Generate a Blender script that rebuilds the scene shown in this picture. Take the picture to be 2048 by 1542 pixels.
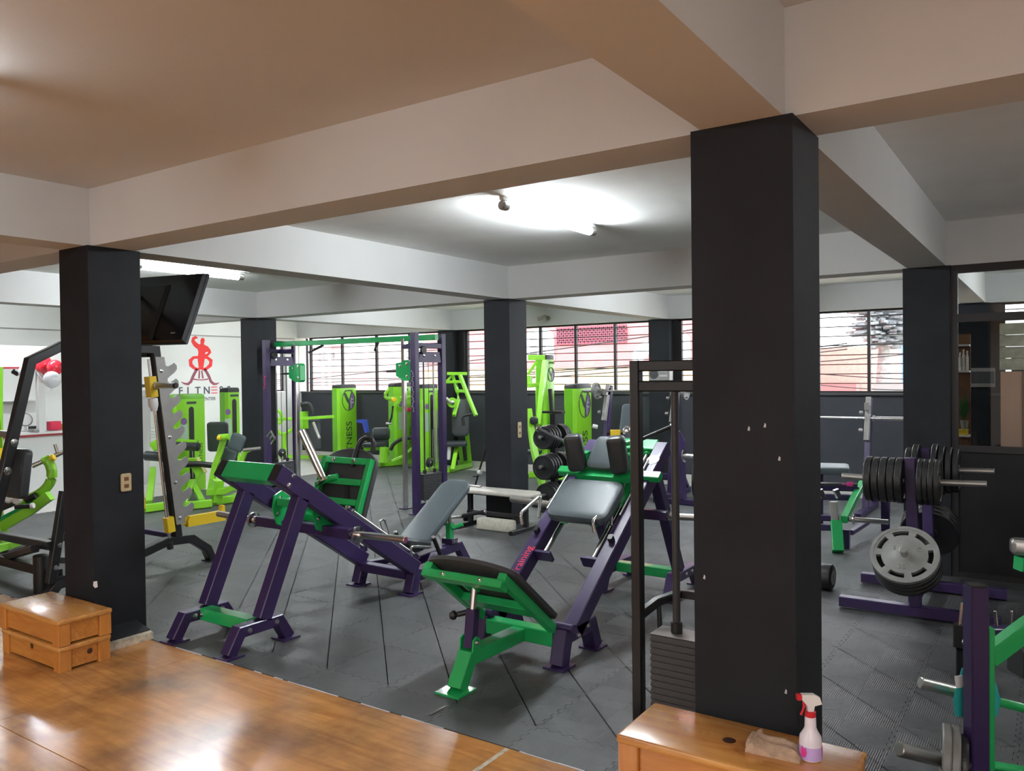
import bpy, bmesh, math, random
from mathutils import Vector, Matrix
random.seed(7)
for o in list(bpy.data.objects): bpy.data.objects.remove(o)
SC = bpy.context.scene
COL = SC.collection
V = Vector
R = math.radians

# ------------------------------------------------------------------ camera
cam_d = bpy.data.cameras.new('camera'); cam = bpy.data.objects.new('camera', cam_d); COL.objects.link(cam)
YAW, PITCH, ROLL, FPX = 0.595, -0.0138, -0.0117, 1609.06
fw = V((-math.sin(YAW)*math.cos(PITCH), math.cos(YAW)*math.cos(PITCH), math.sin(PITCH)))
r0 = V((math.cos(YAW), math.sin(YAW), 0)); u0 = r0.cross(fw)
rv = r0*math.cos(ROLL)+u0*math.sin(ROLL); uv = -r0*math.sin(ROLL)+u0*math.cos(ROLL)
cam.matrix_world = Matrix(((rv.x, uv.x, -fw.x, 5.3706), (rv.y, uv.y, -fw.y, -2.8847), (rv.z, uv.z, -fw.z, 1.8), (0, 0, 0, 1)))
cam_d.sensor_width = 36; cam_d.lens = 36*FPX/2048; cam_d.clip_start = 0.05; cam_d.clip_end = 300
SC.camera = cam

# ------------------------------------------------------------------ sky and exposure
SC.view_settings.view_transform = 'Standard'; SC.view_settings.look = 'None'
SC.view_settings.gamma = 1; SC.view_settings.use_curve_mapping = False
SC.view_settings.exposure = 1.35
W = bpy.data.worlds.new('overcast_sky'); SC.world = W; W.use_nodes = True
bg = W.node_tree.nodes['Background']; bg.inputs[0].default_value = (0.93, 0.95, 1.0, 1); bg.inputs[1].default_value = 2.3

def area(name, loc, rot, sx, sy, power, color):
    l = bpy.data.lights.new(name, 'AREA'); l.shape = 'RECTANGLE'; l.size = sx; l.size_y = sy; l.energy = power; l.color = color
    o = bpy.data.objects.new(name, l); COL.objects.link(o); o.location = loc; o.rotation_euler = rot
    return o
# added fill without fixtures: unseen area lights behind the photographer brighten the stage
area('stage_lamp_light', (0.5, -6.6, 2.98), (0, 0, 0), 2.6, 1.0, 98, (0.96, 0.98, 1.0))
area('stage_fill_light_b', (6.9, -6.6, 2.98), (0, 0, 0), 2.6, 1.0, 98, (0.96, 0.98, 1.0))

# ------------------------------------------------------------------ materials
def mat(name, col, rough=0.5, metal=0.0, vary=0.0, vscale=6.0, bump=0.0, bscale=60.0, coat=0.0, spec=0.5, col2=None, emit=None, estr=0, alpha=None, trans=0):
    m = bpy.data.materials.new(name); m.use_nodes = True
    nt = m.node_tree; b = nt.nodes['Principled BSDF']
    b.inputs['Base Color'].default_value = (*col, 1); b.inputs['Roughness'].default_value = rough; b.inputs['Metallic'].default_value = metal
    b.inputs['Specular IOR Level'].default_value = spec
    if coat: b.inputs['Coat Weight'].default_value = coat; b.inputs['Coat Roughness'].default_value = 0.08
    if emit: b.inputs['Emission Color'].default_value = (*emit, 1); b.inputs['Emission Strength'].default_value = estr
    if trans: b.inputs['Transmission Weight'].default_value = trans
    if vary or bump or col2:
        tc = nt.nodes.new('ShaderNodeTexCoord')
    if vary or col2:
        n = nt.nodes.new('ShaderNodeTexNoise'); n.inputs['Scale'].default_value = vscale; n.inputs['Detail'].default_value = 5
        nt.links.new(tc.outputs['Object'], n.inputs['Vector'])
        mx = nt.nodes.new('ShaderNodeMix'); mx.data_type = 'RGBA'
        c2 = col2 or tuple(c*(1-vary) for c in col)
        c1 = col if col2 else tuple(min(1, c*(1+vary)) for c in col)
        mx.inputs[6].default_value = (*c1, 1); mx.inputs[7].default_value = (*c2, 1)
        rp = nt.nodes.new('ShaderNodeMapRange'); rp.inputs[1].default_value = 0.35; rp.inputs[2].default_value = 0.65
        nt.links.new(n.outputs['Fac'], rp.inputs[0]); nt.links.new(rp.outputs[0], mx.inputs[0]); nt.links.new(mx.outputs[2], b.inputs['Base Color'])
    if bump:
        n2 = nt.nodes.new('ShaderNodeTexNoise'); n2.inputs['Scale'].default_value = bscale; n2.inputs['Detail'].default_value = 4
        nt.links.new(tc.outputs['Object'], n2.inputs['Vector'])
        bp = nt.nodes.new('ShaderNodeBump'); bp.inputs['Strength'].default_value = bump; bp.inputs['Distance'].default_value = 0.004
        nt.links.new(n2.outputs['Fac'], bp.inputs['Height']); nt.links.new(bp.outputs[0], b.inputs['Normal'])
    return m

M = {}
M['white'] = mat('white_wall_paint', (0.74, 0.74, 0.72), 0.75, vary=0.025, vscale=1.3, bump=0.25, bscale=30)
M['ceil'] = mat('plaster_ceiling_paint', (0.86, 0.865, 0.845), 0.75, vary=0.07, vscale=0.9, bump=0.5, bscale=9)  # lightened to make up for the little lamp light reaching the ceiling
M['beamdimmed'] = mat('beam_white_dimmed_for_lamps', (0.54, 0.545, 0.535), 0.75, vary=0.03, vscale=1.1, bump=0.25, bscale=30)  # white paint darkened so the tubes do not blow out the beams
M['stagewhite'] = mat('stage_white_cooled_for_bounce', (0.60, 0.615, 0.62), 0.8, vary=0.03, vscale=1.1, bump=0.25, bscale=25)  # white tinted cool to offset orange bounce from the plywood
M['charcoal'] = mat('charcoal_paint', (0.0135, 0.0155, 0.0195), 0.65, spec=0.25, vary=0.15, vscale=3, bump=0.3, bscale=40)
M['darkwall'] = mat('dark_grey_wall_paint', (0.043, 0.046, 0.056), 0.6, spec=0.3, vary=0.06, vscale=2, bump=0.2, bscale=40)
M['mattblack'] = mat('matt_black_panel', (0.006, 0.006, 0.007), 0.85)
M['black'] = mat('black_powder_coat', (0.008, 0.008, 0.009), 0.38, bump=0.1, bscale=200)
M['blackpl'] = mat('black_plastic', (0.014, 0.014, 0.015), 0.42)
M['frameblk'] = mat('black_window_frame', (0.012, 0.011, 0.012), 0.5)
M['rubberpad'] = mat('black_rubber_sheet', (0.040, 0.041, 0.043), 0.7, bump=0.4, bscale=300)
M['purple'] = mat('purple_gloss_paint', (0.034, 0.018, 0.078), 0.36, coat=0.06, bump=0.03, bscale=150)
M['green'] = mat('green_gloss_paint', (0.016, 0.40, 0.105), 0.27, coat=0.4, bump=0.03, bscale=150)
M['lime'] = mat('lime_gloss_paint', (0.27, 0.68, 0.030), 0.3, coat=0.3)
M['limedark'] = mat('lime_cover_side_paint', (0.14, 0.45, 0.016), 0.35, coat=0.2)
M['yellow'] = mat('yellow_gloss_paint', (0.86, 0.60, 0.025), 0.3, coat=0.3)
M['chrome'] = mat('chrome_steel', (0.78, 0.77, 0.76), 0.14, 1.0)
M['steel'] = mat('brushed_steel', (0.52, 0.51, 0.49), 0.36, 1.0, bump=0.1, bscale=200)
M['greysteel'] = mat('grey_steel_plate', (0.31, 0.30, 0.285), 0.42, 0.35, vary=0.08, vscale=8)
M['vinyl'] = mat('black_upholstery', (0.030, 0.036, 0.040), 0.38, bump=0.25, bscale=120)
M['vinylgrey'] = mat('slate_upholstery', (0.075, 0.098, 0.108), 0.40, bump=0.25, bscale=120)
M['creamvinyl'] = mat('cream_upholstery', (0.66, 0.63, 0.56), 0.45, vary=0.06, vscale=9)
M['iron'] = mat('black_cast_iron', (0.020, 0.020, 0.021), 0.38, bump=0.3, bscale=120)
M['greyiron'] = mat('grey_cast_iron', (0.235, 0.240, 0.228), 0.5, 0.15, vary=0.1, vscale=12, bump=0.3, bscale=90)
M['stackgrey'] = mat('dark_grey_weight_steel', (0.050, 0.052, 0.055), 0.45, bump=0.25, bscale=120)
M['concrete'] = mat('pale_concrete', (0.50, 0.45, 0.35), 0.9, vary=0.25, vscale=25, bump=0.8, bscale=60)
M['foam'] = mat('cream_foam', (0.62, 0.60, 0.50), 0.9, vary=0.12, vscale=30, bump=0.7, bscale=80)
M['beigepl'] = mat('beige_switch_plastic', (0.50, 0.40, 0.24), 0.4)
M['whitepl'] = mat('white_plastic', (0.78, 0.78, 0.78), 0.4)
M['redpl'] = mat('red_plastic', (0.62, 0.02, 0.035), 0.35)
M['bottle'] = mat('milky_bottle_plastic', (0.80, 0.76, 0.84), 0.3)
M['liquid'] = mat('lilac_liquid', (0.55, 0.40, 0.78), 0.25)
M['pinklabel'] = mat('pink_print', (0.75, 0.05, 0.30), 0.4)
M['cloth'] = mat('tan_cloth', (0.52, 0.36, 0.25), 0.95, vary=0.15, vscale=30, bump=0.9, bscale=220)
M['teal'] = mat('teal_cloth', (0.02, 0.36, 0.34), 0.95, bump=0.6, bscale=120)
M['redpaint'] = mat('red_wall_paint', (0.78, 0.035, 0.035), 0.7)
M['maroon'] = mat('maroon_wall_paint', (0.28, 0.075, 0.11), 0.7)
M['slatepaint'] = mat('slate_wall_paint', (0.085, 0.08, 0.11), 0.7)
M['redprint'] = mat('red_print', (0.75, 0.03, 0.09), 0.5)
M['whiteprint'] = mat('white_print', (0.55, 0.55, 0.58), 0.5)
M['blackprint'] = mat('dark_print', (0.03, 0.06, 0.035), 0.5)
M['violetprint'] = mat('violet_print', (0.20, 0.10, 0.30), 0.5)
M['greyprint'] = mat('grey_print', (0.38, 0.52, 0.40), 0.5)
M['balloonred'] = mat('red_balloon_latex', (0.85, 0.03, 0.06), 0.22, coat=0.3)
M['balloonwhite'] = mat('white_balloon_latex', (0.80, 0.80, 0.84), 0.22, coat=0.3)
M['trimred'] = mat('dark_red_trim', (0.36, 0.03, 0.04), 0.5)
M['tvblack'] = mat('glossy_black_plastic', (0.010, 0.011, 0.015), 0.22)
M['paleTile'] = mat('pale_floor_tile', (0.62, 0.60, 0.57), 0.35, vary=0.05, vscale=3)
M['blue'] = mat('blue_plastic', (0.03, 0.06, 0.45), 0.4)
M['peach'] = mat('peach_wall_paint', (0.62, 0.36, 0.24), 0.7)
M['blind'] = mat('pale_blind_fabric', (0.45, 0.46, 0.34), 0.8, vary=0.2, vscale=14)
M['brownwood'] = mat('brown_board', (0.16, 0.065, 0.022), 0.5, vary=0.2, vscale=9)
M['leaf'] = mat('plant_leaf', (0.03, 0.15, 0.04), 0.6)
M['dimtube'] = mat('lit_old_tube', (0.9, 0.95, 1.0), 0.4, emit=(0.96, 0.98, 1.0), estr=30.0)
M['midtube'] = mat('lit_side_tube', (0.9, 0.95, 1.0), 0.4, emit=(0.90, 0.96, 1.0), estr=62.0)
M['tube'] = mat('lit_fluorescent_tube', (0.9, 0.95, 1.0), 0.4, emit=(0.90, 0.96, 1.0), estr=98.0)
M['lampwarm'] = mat('lit_warm_lamp', (1.0, 0.9, 0.75), 0.4, emit=(1.0, 0.82, 0.6), estr=6.0)

def glass_mat(name, tint, rough=0.0, mixw=0.10):
    m = bpy.data.materials.new(name); m.use_nodes = True; nt = m.node_tree; nt.nodes.clear()
    out = nt.nodes.new('ShaderNodeOutputMaterial'); mx = nt.nodes.new('ShaderNodeMixShader'); tr = nt.nodes.new('ShaderNodeBsdfTransparent')
    gl = nt.nodes.new('ShaderNodeBsdfGlossy'); fr = nt.nodes.new('ShaderNodeFresnel'); 
    ge = nt.nodes.new('ShaderNodeNewGeometry'); mr = nt.nodes.new('ShaderNodeMapRange'); mr.inputs[3].default_value = 1.45; mr.inputs[4].default_value = 1/1.45
    nt.links.new(ge.outputs['Backfacing'], mr.inputs[0]); nt.links.new(mr.outputs[0], fr.inputs[0])
    tr.inputs[0].default_value = (*tint, 1); gl.inputs['Roughness'].default_value = rough
    nt.links.new(fr.outputs[0], mx.inputs[0]); nt.links.new(tr.outputs[0], mx.inputs[1]); nt.links.new(gl.outputs[0], mx.inputs[2]); nt.links.new(mx.outputs[0], out.inputs[0])
    return m
M['glass'] = glass_mat('window_glass', (0.97, 0.98, 0.98))
M['tint'] = glass_mat('tinted_partition_glass', (0.55, 0.55, 0.54))

def mat_rubber():
    # black rubber with fine ribs whose direction changes from field to field
    m = bpy.data.materials.new('ribbed_rubber_mat'); m.use_nodes = True; nt = m.node_tree; b = nt.nodes['Principled BSDF']; N = nt.nodes.new; Lk = nt.links.new
    geo = N('ShaderNodeNewGeometry')
    n = N('ShaderNodeTexNoise'); n.inputs['Scale'].default_value = 1.6; n.inputs['Detail'].default_value = 6; n.inputs['Roughness'].default_value = 0.6; Lk(geo.outputs['Position'], n.inputs['Vector'])
    cr = N('ShaderNodeValToRGB'); cr.color_ramp.elements[0].position = 0.34; cr.color_ramp.elements[0].color = (0.050, 0.0525, 0.054, 1)
    cr.color_ramp.elements[1].position = 0.70; cr.color_ramp.elements[1].color = (0.090, 0.094, 0.096, 1); Lk(n.outputs['Fac'], cr.inputs[0])
    oi = N('ShaderNodeObjectInfo'); ti = N('ShaderNodeMapRange'); ti.inputs[3].default_value = 0.88; ti.inputs[4].default_value = 1.12; Lk(oi.outputs['Random'], ti.inputs[0])
    mu = N('ShaderNodeMix'); mu.data_type = 'RGBA'; mu.blend_type = 'MULTIPLY'; mu.inputs[0].default_value = 1; Lk(cr.outputs[0], mu.inputs[6]); Lk(ti.outputs[0], mu.inputs[7]); Lk(mu.outputs[2], b.inputs['Base Color'])
    b.inputs['Roughness'].default_value = 0.5; b.inputs['Specular IOR Level'].default_value = 0.45
    ck = N('ShaderNodeTexChecker'); ck.inputs['Scale'].default_value = 1/0.255
    mp = N('ShaderNodeMapping'); mp.inputs['Location'].default_value = (0.13, 0.05, 0.01); Lk(geo.outputs['Position'], mp.inputs['Vector']); Lk(mp.outputs[0], ck.inputs['Vector'])
    w1 = N('ShaderNodeTexWave'); w1.bands_direction = 'X'; w1.inputs['Scale'].default_value = 30; Lk(geo.outputs['Position'], w1.inputs['Vector'])
    w2 = N('ShaderNodeTexWave'); w2.bands_direction = 'Y'; w2.inputs['Scale'].default_value = 30; Lk(geo.outputs['Position'], w2.inputs['Vector'])
    mw = N('ShaderNodeMix'); Lk(ck.outputs['Fac'], mw.inputs[0]); Lk(w1.outputs['Fac'], mw.inputs[2]); Lk(w2.outputs['Fac'], mw.inputs[3])
    bp = N('ShaderNodeBump'); bp.inputs['Strength'].default_value = 0.35; bp.inputs['Distance'].default_value = 0.003; Lk(mw.outputs[0], bp.inputs['Height']); Lk(bp.outputs[0], b.inputs['Normal'])
    return m
M['mat'] = mat_rubber()

def mat_wood(name, c1, c2, c3, axis='X', rough=0.2, scale=1.0, coat=0.6, knots=0.0, blot=0.5):
    m = bpy.data.materials.new(name); m.use_nodes = True; nt = m.node_tree; b = nt.nodes['Principled BSDF']; N = nt.nodes.new; Lk = nt.links.new
    tc = N('ShaderNodeTexCoord'); mp = N('ShaderNodeMapping')
    st = {'X': (0.9, 9, 9), 'Y': (9, 0.9, 9), 'Z': (9, 9, 0.9)}[axis]
    mp.inputs['Scale'].default_value = tuple(s*scale for s in st); Lk(tc.outputs['Object'], mp.inputs['Vector'])
    n = N('ShaderNodeTexNoise'); n.inputs['Scale'].default_value = 1.6; n.inputs['Detail'].default_value = 7; n.inputs['Distortion'].default_value = 1.2; Lk(mp.outputs[0], n.inputs['Vector'])
    cr = N('ShaderNodeValToRGB'); e = cr.color_ramp.elements; e[0].position = 0.30; e[0].color = (*c2, 1); e[1].position = 0.62; e[1].color = (*c1, 1); Lk(n.outputs['Fac'], cr.inputs[0])
    n2 = N('ShaderNodeTexNoise'); n2.inputs['Scale'].default_value = 1.5*scale; n2.inputs['Detail'].default_value = 6; n2.inputs['Roughness'].default_value = 0.62; Lk(tc.outputs['Object'], n2.inputs['Vector'])
    r2 = N('ShaderNodeMapRange'); r2.inputs[1].default_value = 0.44; r2.inputs[2].default_value = 0.72; r2.inputs[4].default_value = blot; Lk(n2.outputs['Fac'], r2.inputs[0])
    mx = N('ShaderNodeMix'); mx.data_type = 'RGBA'; mx.inputs[7].default_value = (*c3, 1); Lk(r2.outputs[0], mx.inputs[0]); Lk(cr.outputs[0], mx.inputs[6])
    Lk(mx.outputs[2], b.inputs['Base Color'])
    rr = N('ShaderNodeMapRange'); rr.inputs[3].default_value = rough*0.75; rr.inputs[4].default_value = rough*1.5; Lk(n2.outputs['Fac'], rr.inputs[0]); Lk(rr.outputs[0], b.inputs['Roughness'])
    b.inputs['Coat Weight'].default_value = coat; b.inputs['Coat Roughness'].default_value = rough*0.6
    bp = N('ShaderNodeBump'); bp.inputs['Strength'].default_value = 0.06; bp.inputs['Distance'].default_value = 0.003; Lk(n.outputs['Fac'], bp.inputs['Height']); Lk(bp.outputs[0], b.inputs['Normal'])
    return m
M['stage'] = mat_wood('varnished_plywood', (0.66, 0.31, 0.090), (0.46, 0.19, 0.050), (0.16, 0.075, 0.027), 'X', 0.20, 1.0, 0.35, blot=0.95)
M['pine'] = mat_wood('varnished_pine', (0.62, 0.27, 0.055), (0.47, 0.16, 0.03), (0.38, 0.12, 0.022), 'X', 0.28, 2.2, 0.35, blot=0.35)
M['pinepost'] = mat_wood('varnished_pine_post', (0.60, 0.25, 0.05), (0.50, 0.18, 0.034), (0.40, 0.13, 0.025), 'Z', 0.28, 2.2, 0.35, blot=0.3)
M['pinetop'] = mat_wood('varnished_pine_top', (0.66, 0.33, 0.085), (0.50, 0.19, 0.04), (0.40, 0.13, 0.028), 'X', 0.25, 1.6, 0.5, blot=0.5)
M['knot'] = mat('dark_wood_knot', (0.055, 0.018, 0.006), 0.4, coat=0.3)

# ------------------------------------------------------------------ mesh helpers (all world coordinates)
class MB:
    def __init__(s): s.v = []; s.f = []
    def add(s, vs, fs):
        k = len(s.v); s.v += [V(p) for p in vs]; s.f += [tuple(i+k for i in f) for f in fs]; return s
    def box(s, a, b):
        (x0, y0, z0), (x1, y1, z1) = a, b
        return s.add([(x0,y0,z0),(x1,y0,z0),(x1,y1,z0),(x0,y1,z0),(x0,y0,z1),(x1,y0,z1),(x1,y1,z1),(x0,y1,z1)],
                     [(3,2,1,0),(4,5,6,7),(0,1,5,4),(1,2,6,5),(2,3,7,6),(3,0,4,7)])
    def loft(s, rings, cap=True, closed=False):
        n = len(rings[0]); k = len(s.v)
        for r in rings: s.v += [V(p) for p in r]
        m = len(rings)
        for i in range(m if closed else m-1):
            a = k+i*n; b = k+((i+1) % m)*n
            for j in range(n): s.f.append((a+j, a+(j+1) % n, b+(j+1) % n, b+j))
        if cap and not closed:
            s.f.append(tuple(k+j for j in reversed(range(n)))); s.f.append(tuple(k+(m-1)*n+j for j in range(n)))
        return s
    def sweep(s, path, prof, up=(0,0,1), closed=False):
        # prof: list of (a, b) across the path; a along side, b along up
        P = [V(p) for p in path]; n = len(P); rings = []; up = V(up)
        for i in range(n):
            if closed: d0 = (P[i]-P[i-1]).normalized(); d1 = (P[(i+1) % n]-P[i]).normalized()
            else:
                d0 = (P[i]-P[i-1]).normalized() if i else (P[1]-P[0]).normalized(); d1 = (P[i+1]-P[i]).normalized() if i < n-1 else d0
            t = (d0+d1).normalized()
            u = up if abs(t.dot(up.normalized())) < 0.98 else (V((0,1,0)) if abs(t.y) < 0.9 else V((1,0,0)))
            sd = t.cross(u).normalized()
            if d0.dot(d1) < 0.9999:
                # mitre: stretch in the bend plane
                bn = d0.cross(d1).normalized(); k = 1/max(0.45, t.dot(d0)); w = t.cross(bn)
            else: bn = None
            uu = sd.cross(t).normalized(); ring = []
            for a, b in prof:
                q = sd*a+uu*b
                if bn is not None: q = q+w*(q.dot(w)*(k-1))
                ring.append(P[i]+q)
            rings.append(ring)
        return s.loft(rings, closed=closed)
    def bar(s, path, w, h=None, up=(0,0,1), c=0.006, closed=False):
        h = h or w; a, b = w/2, h/2; c = min(c, a*0.4, b*0.4)
        return s.sweep(path, [(-a+c,-b),(a-c,-b),(a,-b+c),(a,b-c),(a-c,b),(-a+c,b),(-a,b-c),(-a,-b+c)], up, closed)
    def tube(s, path, r, n=12, closed=False):
        return s.sweep(path, [(r*math.cos(i*2*math.pi/n), r*math.sin(i*2*math.pi/n)) for i in range(n)], closed=closed)
    def lathe(s, o, ax, prof, n=24):
        # prof: (radius, distance along axis)
        o = V(o); ax = V(ax).normalized(); t = V((0,0,1)) if abs(ax.z) < 0.9 else V((1,0,0)); e1 = ax.cross(t).normalized(); e2 = ax.cross(e1)
        rings = [[o+ax*d+(e1*math.cos(i*2*math.pi/n)+e2*math.sin(i*2*math.pi/n))*max(r, 1e-4) for i in range(n)] for r, d in prof]
        return s.loft(rings)
    def prism(s, pts, off):
        off = V(off); n = len(pts); k = len(s.v)
        s.v += [V(p) for p in pts]+[V(p)+off for p in pts]
        s.f.append(tuple(k+i for i in reversed(range(n)))); s.f.append(tuple(k+n+i for i in range(n)))
        for i in range(n): s.f.append((k+i, k+(i+1) % n, k+n+(i+1) % n, k+n+i))
        return s
    def pad(s, c, u, v, su, sv, th, rc=0.05, e=0.018, n=5, taper=1.0):
        # cushion: rounded rectangle su x sv (taper = width at +v / width at -v), thickness th along u x v, rounded edges
        c = V(c); u = V(u).normalized(); v = V(v).normalized(); nn = u.cross(v).normalized(); v = nn.cross(u)
        def ring(ins, d):
            pts = []
            for qx, qy, a0 in ((1,1,0),(-1,1,90),(-1,-1,180),(1,-1,270)):
                for i in range(n+1):
                    a = R(a0+90*i/n); x = qx*(su/2-rc)+(rc-ins)*math.cos(a); y = qy*(sv/2-rc)+(rc-ins)*math.sin(a)
                    k = 1+(taper-1)*(y/sv+0.5)
                    pts.append(c+u*x*k+v*y+nn*d)
            return pts
        h = th/2
        return s.loft([ring(e*1.0, -h), ring(e*0.3, -h+e*0.3), ring(0, -h+e), ring(0, h-e), ring(e*0.3, h-e*0.3), ring(e, h), ring(min(rc*0.9, e*2.5), h+e*0.18)])
    def mesh(s, name, origin=(0,0,0), angle=35):
        me = bpy.data.meshes.new(name); o = V(origin)
        me.from_pydata([p-o for p in s.v], [], s.f); me.update()
        bm = bmesh.new(); bm.from_mesh(me); bmesh.ops.recalc_face_normals(bm, faces=bm.faces); bm.to_mesh(me); bm.free()
        for p in me.polygons: p.use_smooth = True
        me.set_sharp_from_angle(angle=R(angle))
        return me

def tag(o, label=None, cat=None, group=None, kind=None):
    if label: o['label'] = label
    if cat: o['category'] = cat
    if group: o['group'] = group
    if kind: o['kind'] = kind
    return o
def thing(name, label, cat, loc=(0,0,0), group=None):
    o = bpy.data.objects.new(name, None); COL.objects.link(o); o.location = loc; o.empty_display_size = 0.1
    return tag(o, label, cat, group)
def world_loc(o):
    p = V(o.location); q = o.parent
    while q: p = p+V(q.location); q = q.parent
    return p
def part(root, name, mb, m, label=None):
    # one mesh object; geometry given in world coordinates, stored relative to its thing
    org = world_loc(root) if root else V((0,0,0))
    o = bpy.data.objects.new(name, mb.mesh(name, org)); COL.objects.link(o)
    o.data.materials.append(M[m] if isinstance(m, str) else m)
    if root: o.parent = root
    if label: o['label'] = label
    return o
def single(name, mb, m, label, cat, group=None, loc=(0,0,0)):
    o = bpy.data.objects.new(name, mb.mesh(name, loc)); COL.objects.link(o); o.location = loc; o.data.materials.append(M[m])
    return tag(o, label, cat, group)
def struct(name, mb, m, root=None):
    o = part(root, name, mb, m)
    if not root: o['kind'] = 'structure'
    return o
def bar(root, name, m, path, w, h=None, up=(0,0,1), label=None): return part(root, name, MB().bar(path, w, h, up), m, label)
def tube(root, name, m, path, r, n=12, label=None): return part(root, name, MB().tube(path, r, n), m, label)
def cyl(root, name, m, p, q, r, n=20, label=None, c=0.004):
    d = (V(q)-V(p)).length; c = min(c, r*0.3, d*0.3)
    return part(root, name, MB().lathe(p, V(q)-V(p), [(r-c,0),(r,c),(r,d-c),(r-c,d)], n), m, label)
def box(root, name, m, a, b, label=None, c=0.004):
    (x0,y0,z0),(x1,y1,z1) = a, b
    return part(root, name, MB().bar([((x0+x1)/2,(y0+y1)/2,z0),((x0+x1)/2,(y0+y1)/2,z1)], x1-x0, y1-y0, up=(0,1,0), c=c), m, label)
def pad(root, name, m, c, u, v, su, sv, th, label=None, **k): return part(root, name, MB().pad(c, u, v, su, sv, th, **k), m, label)
def bolt(root, p, d=(1,0,0), r=0.013, m='chrome'):
    return part(root, 'bolt', MB().lathe(p, d, [(r*1.25,-0.002),(r*1.25,0.003),(r,0.004),(r*0.9,0.009),(r*0.4,0.011)], 10), m)
def foot(root, x, y, s=0.14, m='purple', z=0.0):
    return box(root, 'foot_plate', m, (x-s/2, y-s/2, z+0.0005), (x+s/2, y+s/2, z+0.012), c=0.002)
def text(root, name, s, size, loc, ex, ey, m, ext=0.002, align='LEFT', label=None, bold=0.0):
    c = bpy.data.curves.new(name, 'FONT'); c.body = s; c.size = size; c.extrude = ext; c.align_x = align; c.align_y = 'BOTTOM_BASELINE'
    c.resolution_u = 3; c.offset = bold
    t0 = bpy.data.objects.new(name, c); COL.objects.link(t0); bpy.context.view_layer.update()
    me = bpy.data.meshes.new_from_object(t0.evaluated_get(bpy.context.evaluated_depsgraph_get())); bpy.data.objects.remove(t0)
    o = bpy.data.objects.new(name, me); COL.objects.link(o); me.materials.clear(); me.materials.append(M[m])
    ex = V(ex).normalized(); ey = V(ey).normalized(); ez = ex.cross(ey).normalized()
    org = world_loc(root) if root else V((0,0,0))
    L = V(loc)-org
    o.matrix_world = Matrix(((ex.x,ey.x,ez.x,L.x),(ex.y,ey.y,ez.y,L.y),(ex.z,ey.z,ez.z,L.z),(0,0,0,1)))
    if root: o.parent = root
    if label: o['label'] = label
    return o
def dup(root, loc, label=None, group=None, rot=None):
    r = root.copy(); COL.objects.link(r); r.location = loc
    if rot is not None: r.rotation_euler = rot
    if label: r['label'] = label
    if group: r['group'] = group
    for ch in list(root.children):
        c = ch.copy(); COL.objects.link(c); c.parent = r
        for g in list(ch.children):
            d = g.copy(); COL.objects.link(d); d.parent = c
    return r
def arc(c, r, a0, a1, n, e1, e2):
    c = V(c); e1 = V(e1); e2 = V(e2)
    return [c+e1*(r*math.cos(R(a0+(a1-a0)*i/n)))+e2*(r*math.sin(R(a0+(a1-a0)*i/n))) for i in range(n+1)]
def bend(path, r=0.05, n=4):
    # round the corners of a polyline
    P = [V(p) for p in path]; out = [P[0]]
    for i in range(1, len(P)-1):
        a = P[i]+(P[i-1]-P[i]).normalized()*min(r, (P[i-1]-P[i]).length*0.45); b = P[i]+(P[i+1]-P[i]).normalized()*min(r, (P[i+1]-P[i]).length*0.45)
        for k in range(n+1):
            t = k/n; out.append(a*(1-t)**2+P[i]*(2*t*(1-t))+b*t*t)
    out.append(P[-1]); return out

# ================================================================== the room
SX, SY, SY2, CW = 4.611, 5.012, 9.764, 0.37
ZB, ZC = 2.70, 3.085
# ---- floors
base = struct('floor', MB().box((-9.4,0.28,-0.14),(9.6,10.1,-0.0125)), 'paleTile')
def puzzle(x0, y0, s, teeth=7, amp=0.010, cut=None):
    # outline of one interlocking mat with wavy teeth along its four sides
    prof = []
    for i in range(teeth):
        a = i/teeth; w = 1/teeth
        for t, d in ((0.06,-1),(0.40,-1),(0.56,1),(0.90,1)): prof.append((a+t*w, d*amp))
    S = [(u, d) for u, d in prof]; pts = []
    if cut: pts += [(0, cut), (s, cut)]
    else: pts += [(u*s, d) for u, d in S]
    pts += [(s+d, u*s) for u, d in S if not cut or u*s > cut+0.02]
    pts += [(u*s, s+d) for u, d in reversed(S)]
    pts += [(d, u*s) for u, d in reversed(S) if not cut or u*s > cut+0.02]
    k = (s-0.0026)/s; c = s/2
    return [(x0+c+(x-c)*k, y0+c+(y-c)*k) for x, y in pts]
TS = 0.51
tile_mb = MB().prism([(x, y, -0.012) for x, y in puzzle(-TS/2, -TS/2, TS)], (0,0,0.012))
tile_me = tile_mb.mesh('mat_tile'); tile_me.materials.append(M['mat'])
cut_me = MB().prism([(x, y, -0.012) for x, y in puzzle(-TS/2, -TS/2, TS, cut=0.245)], (0,0,0.012)).mesh('mat_tile_cut'); cut_me.materials.append(M['mat'])
cells = []
for i in range(-13, 17):
    for j in range(-1, 17):
        x = 0.62+TS*(i+0.5); y = 0.555+TS*(j+0.5)
        if x > 9.2: continue
        D = (x-5.37)*fw.x+(y+2.88)*fw.y; px = 1024+FPX*((x-5.37)*rv.x+(y+2.88)*rv.y)/max(D, 0.1)
        vis = D > 0.5 and -120 < px < 2170
        cells.append((0 if vis else 1, D, x, y, j))
cells.sort()
far = MB()
for n, (nv, D, x, y, j) in enumerate(cells):
    if n < 296:
        o = bpy.data.objects.new('mat_tile', cut_me if j == -1 else tile_me); COL.objects.link(o); o.parent = base; o.location = (x, y, 0)
    else:
        far.prism([(a, b, -0.012) for a, b in puzzle(x-TS/2, y-TS/2, TS, cut=0.245 if j == -1 else None)], (0,0,0.012))
o = part(base, 'far_mat_tiles', far, 'mat'); o['kind'] = 'stuff'
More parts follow.
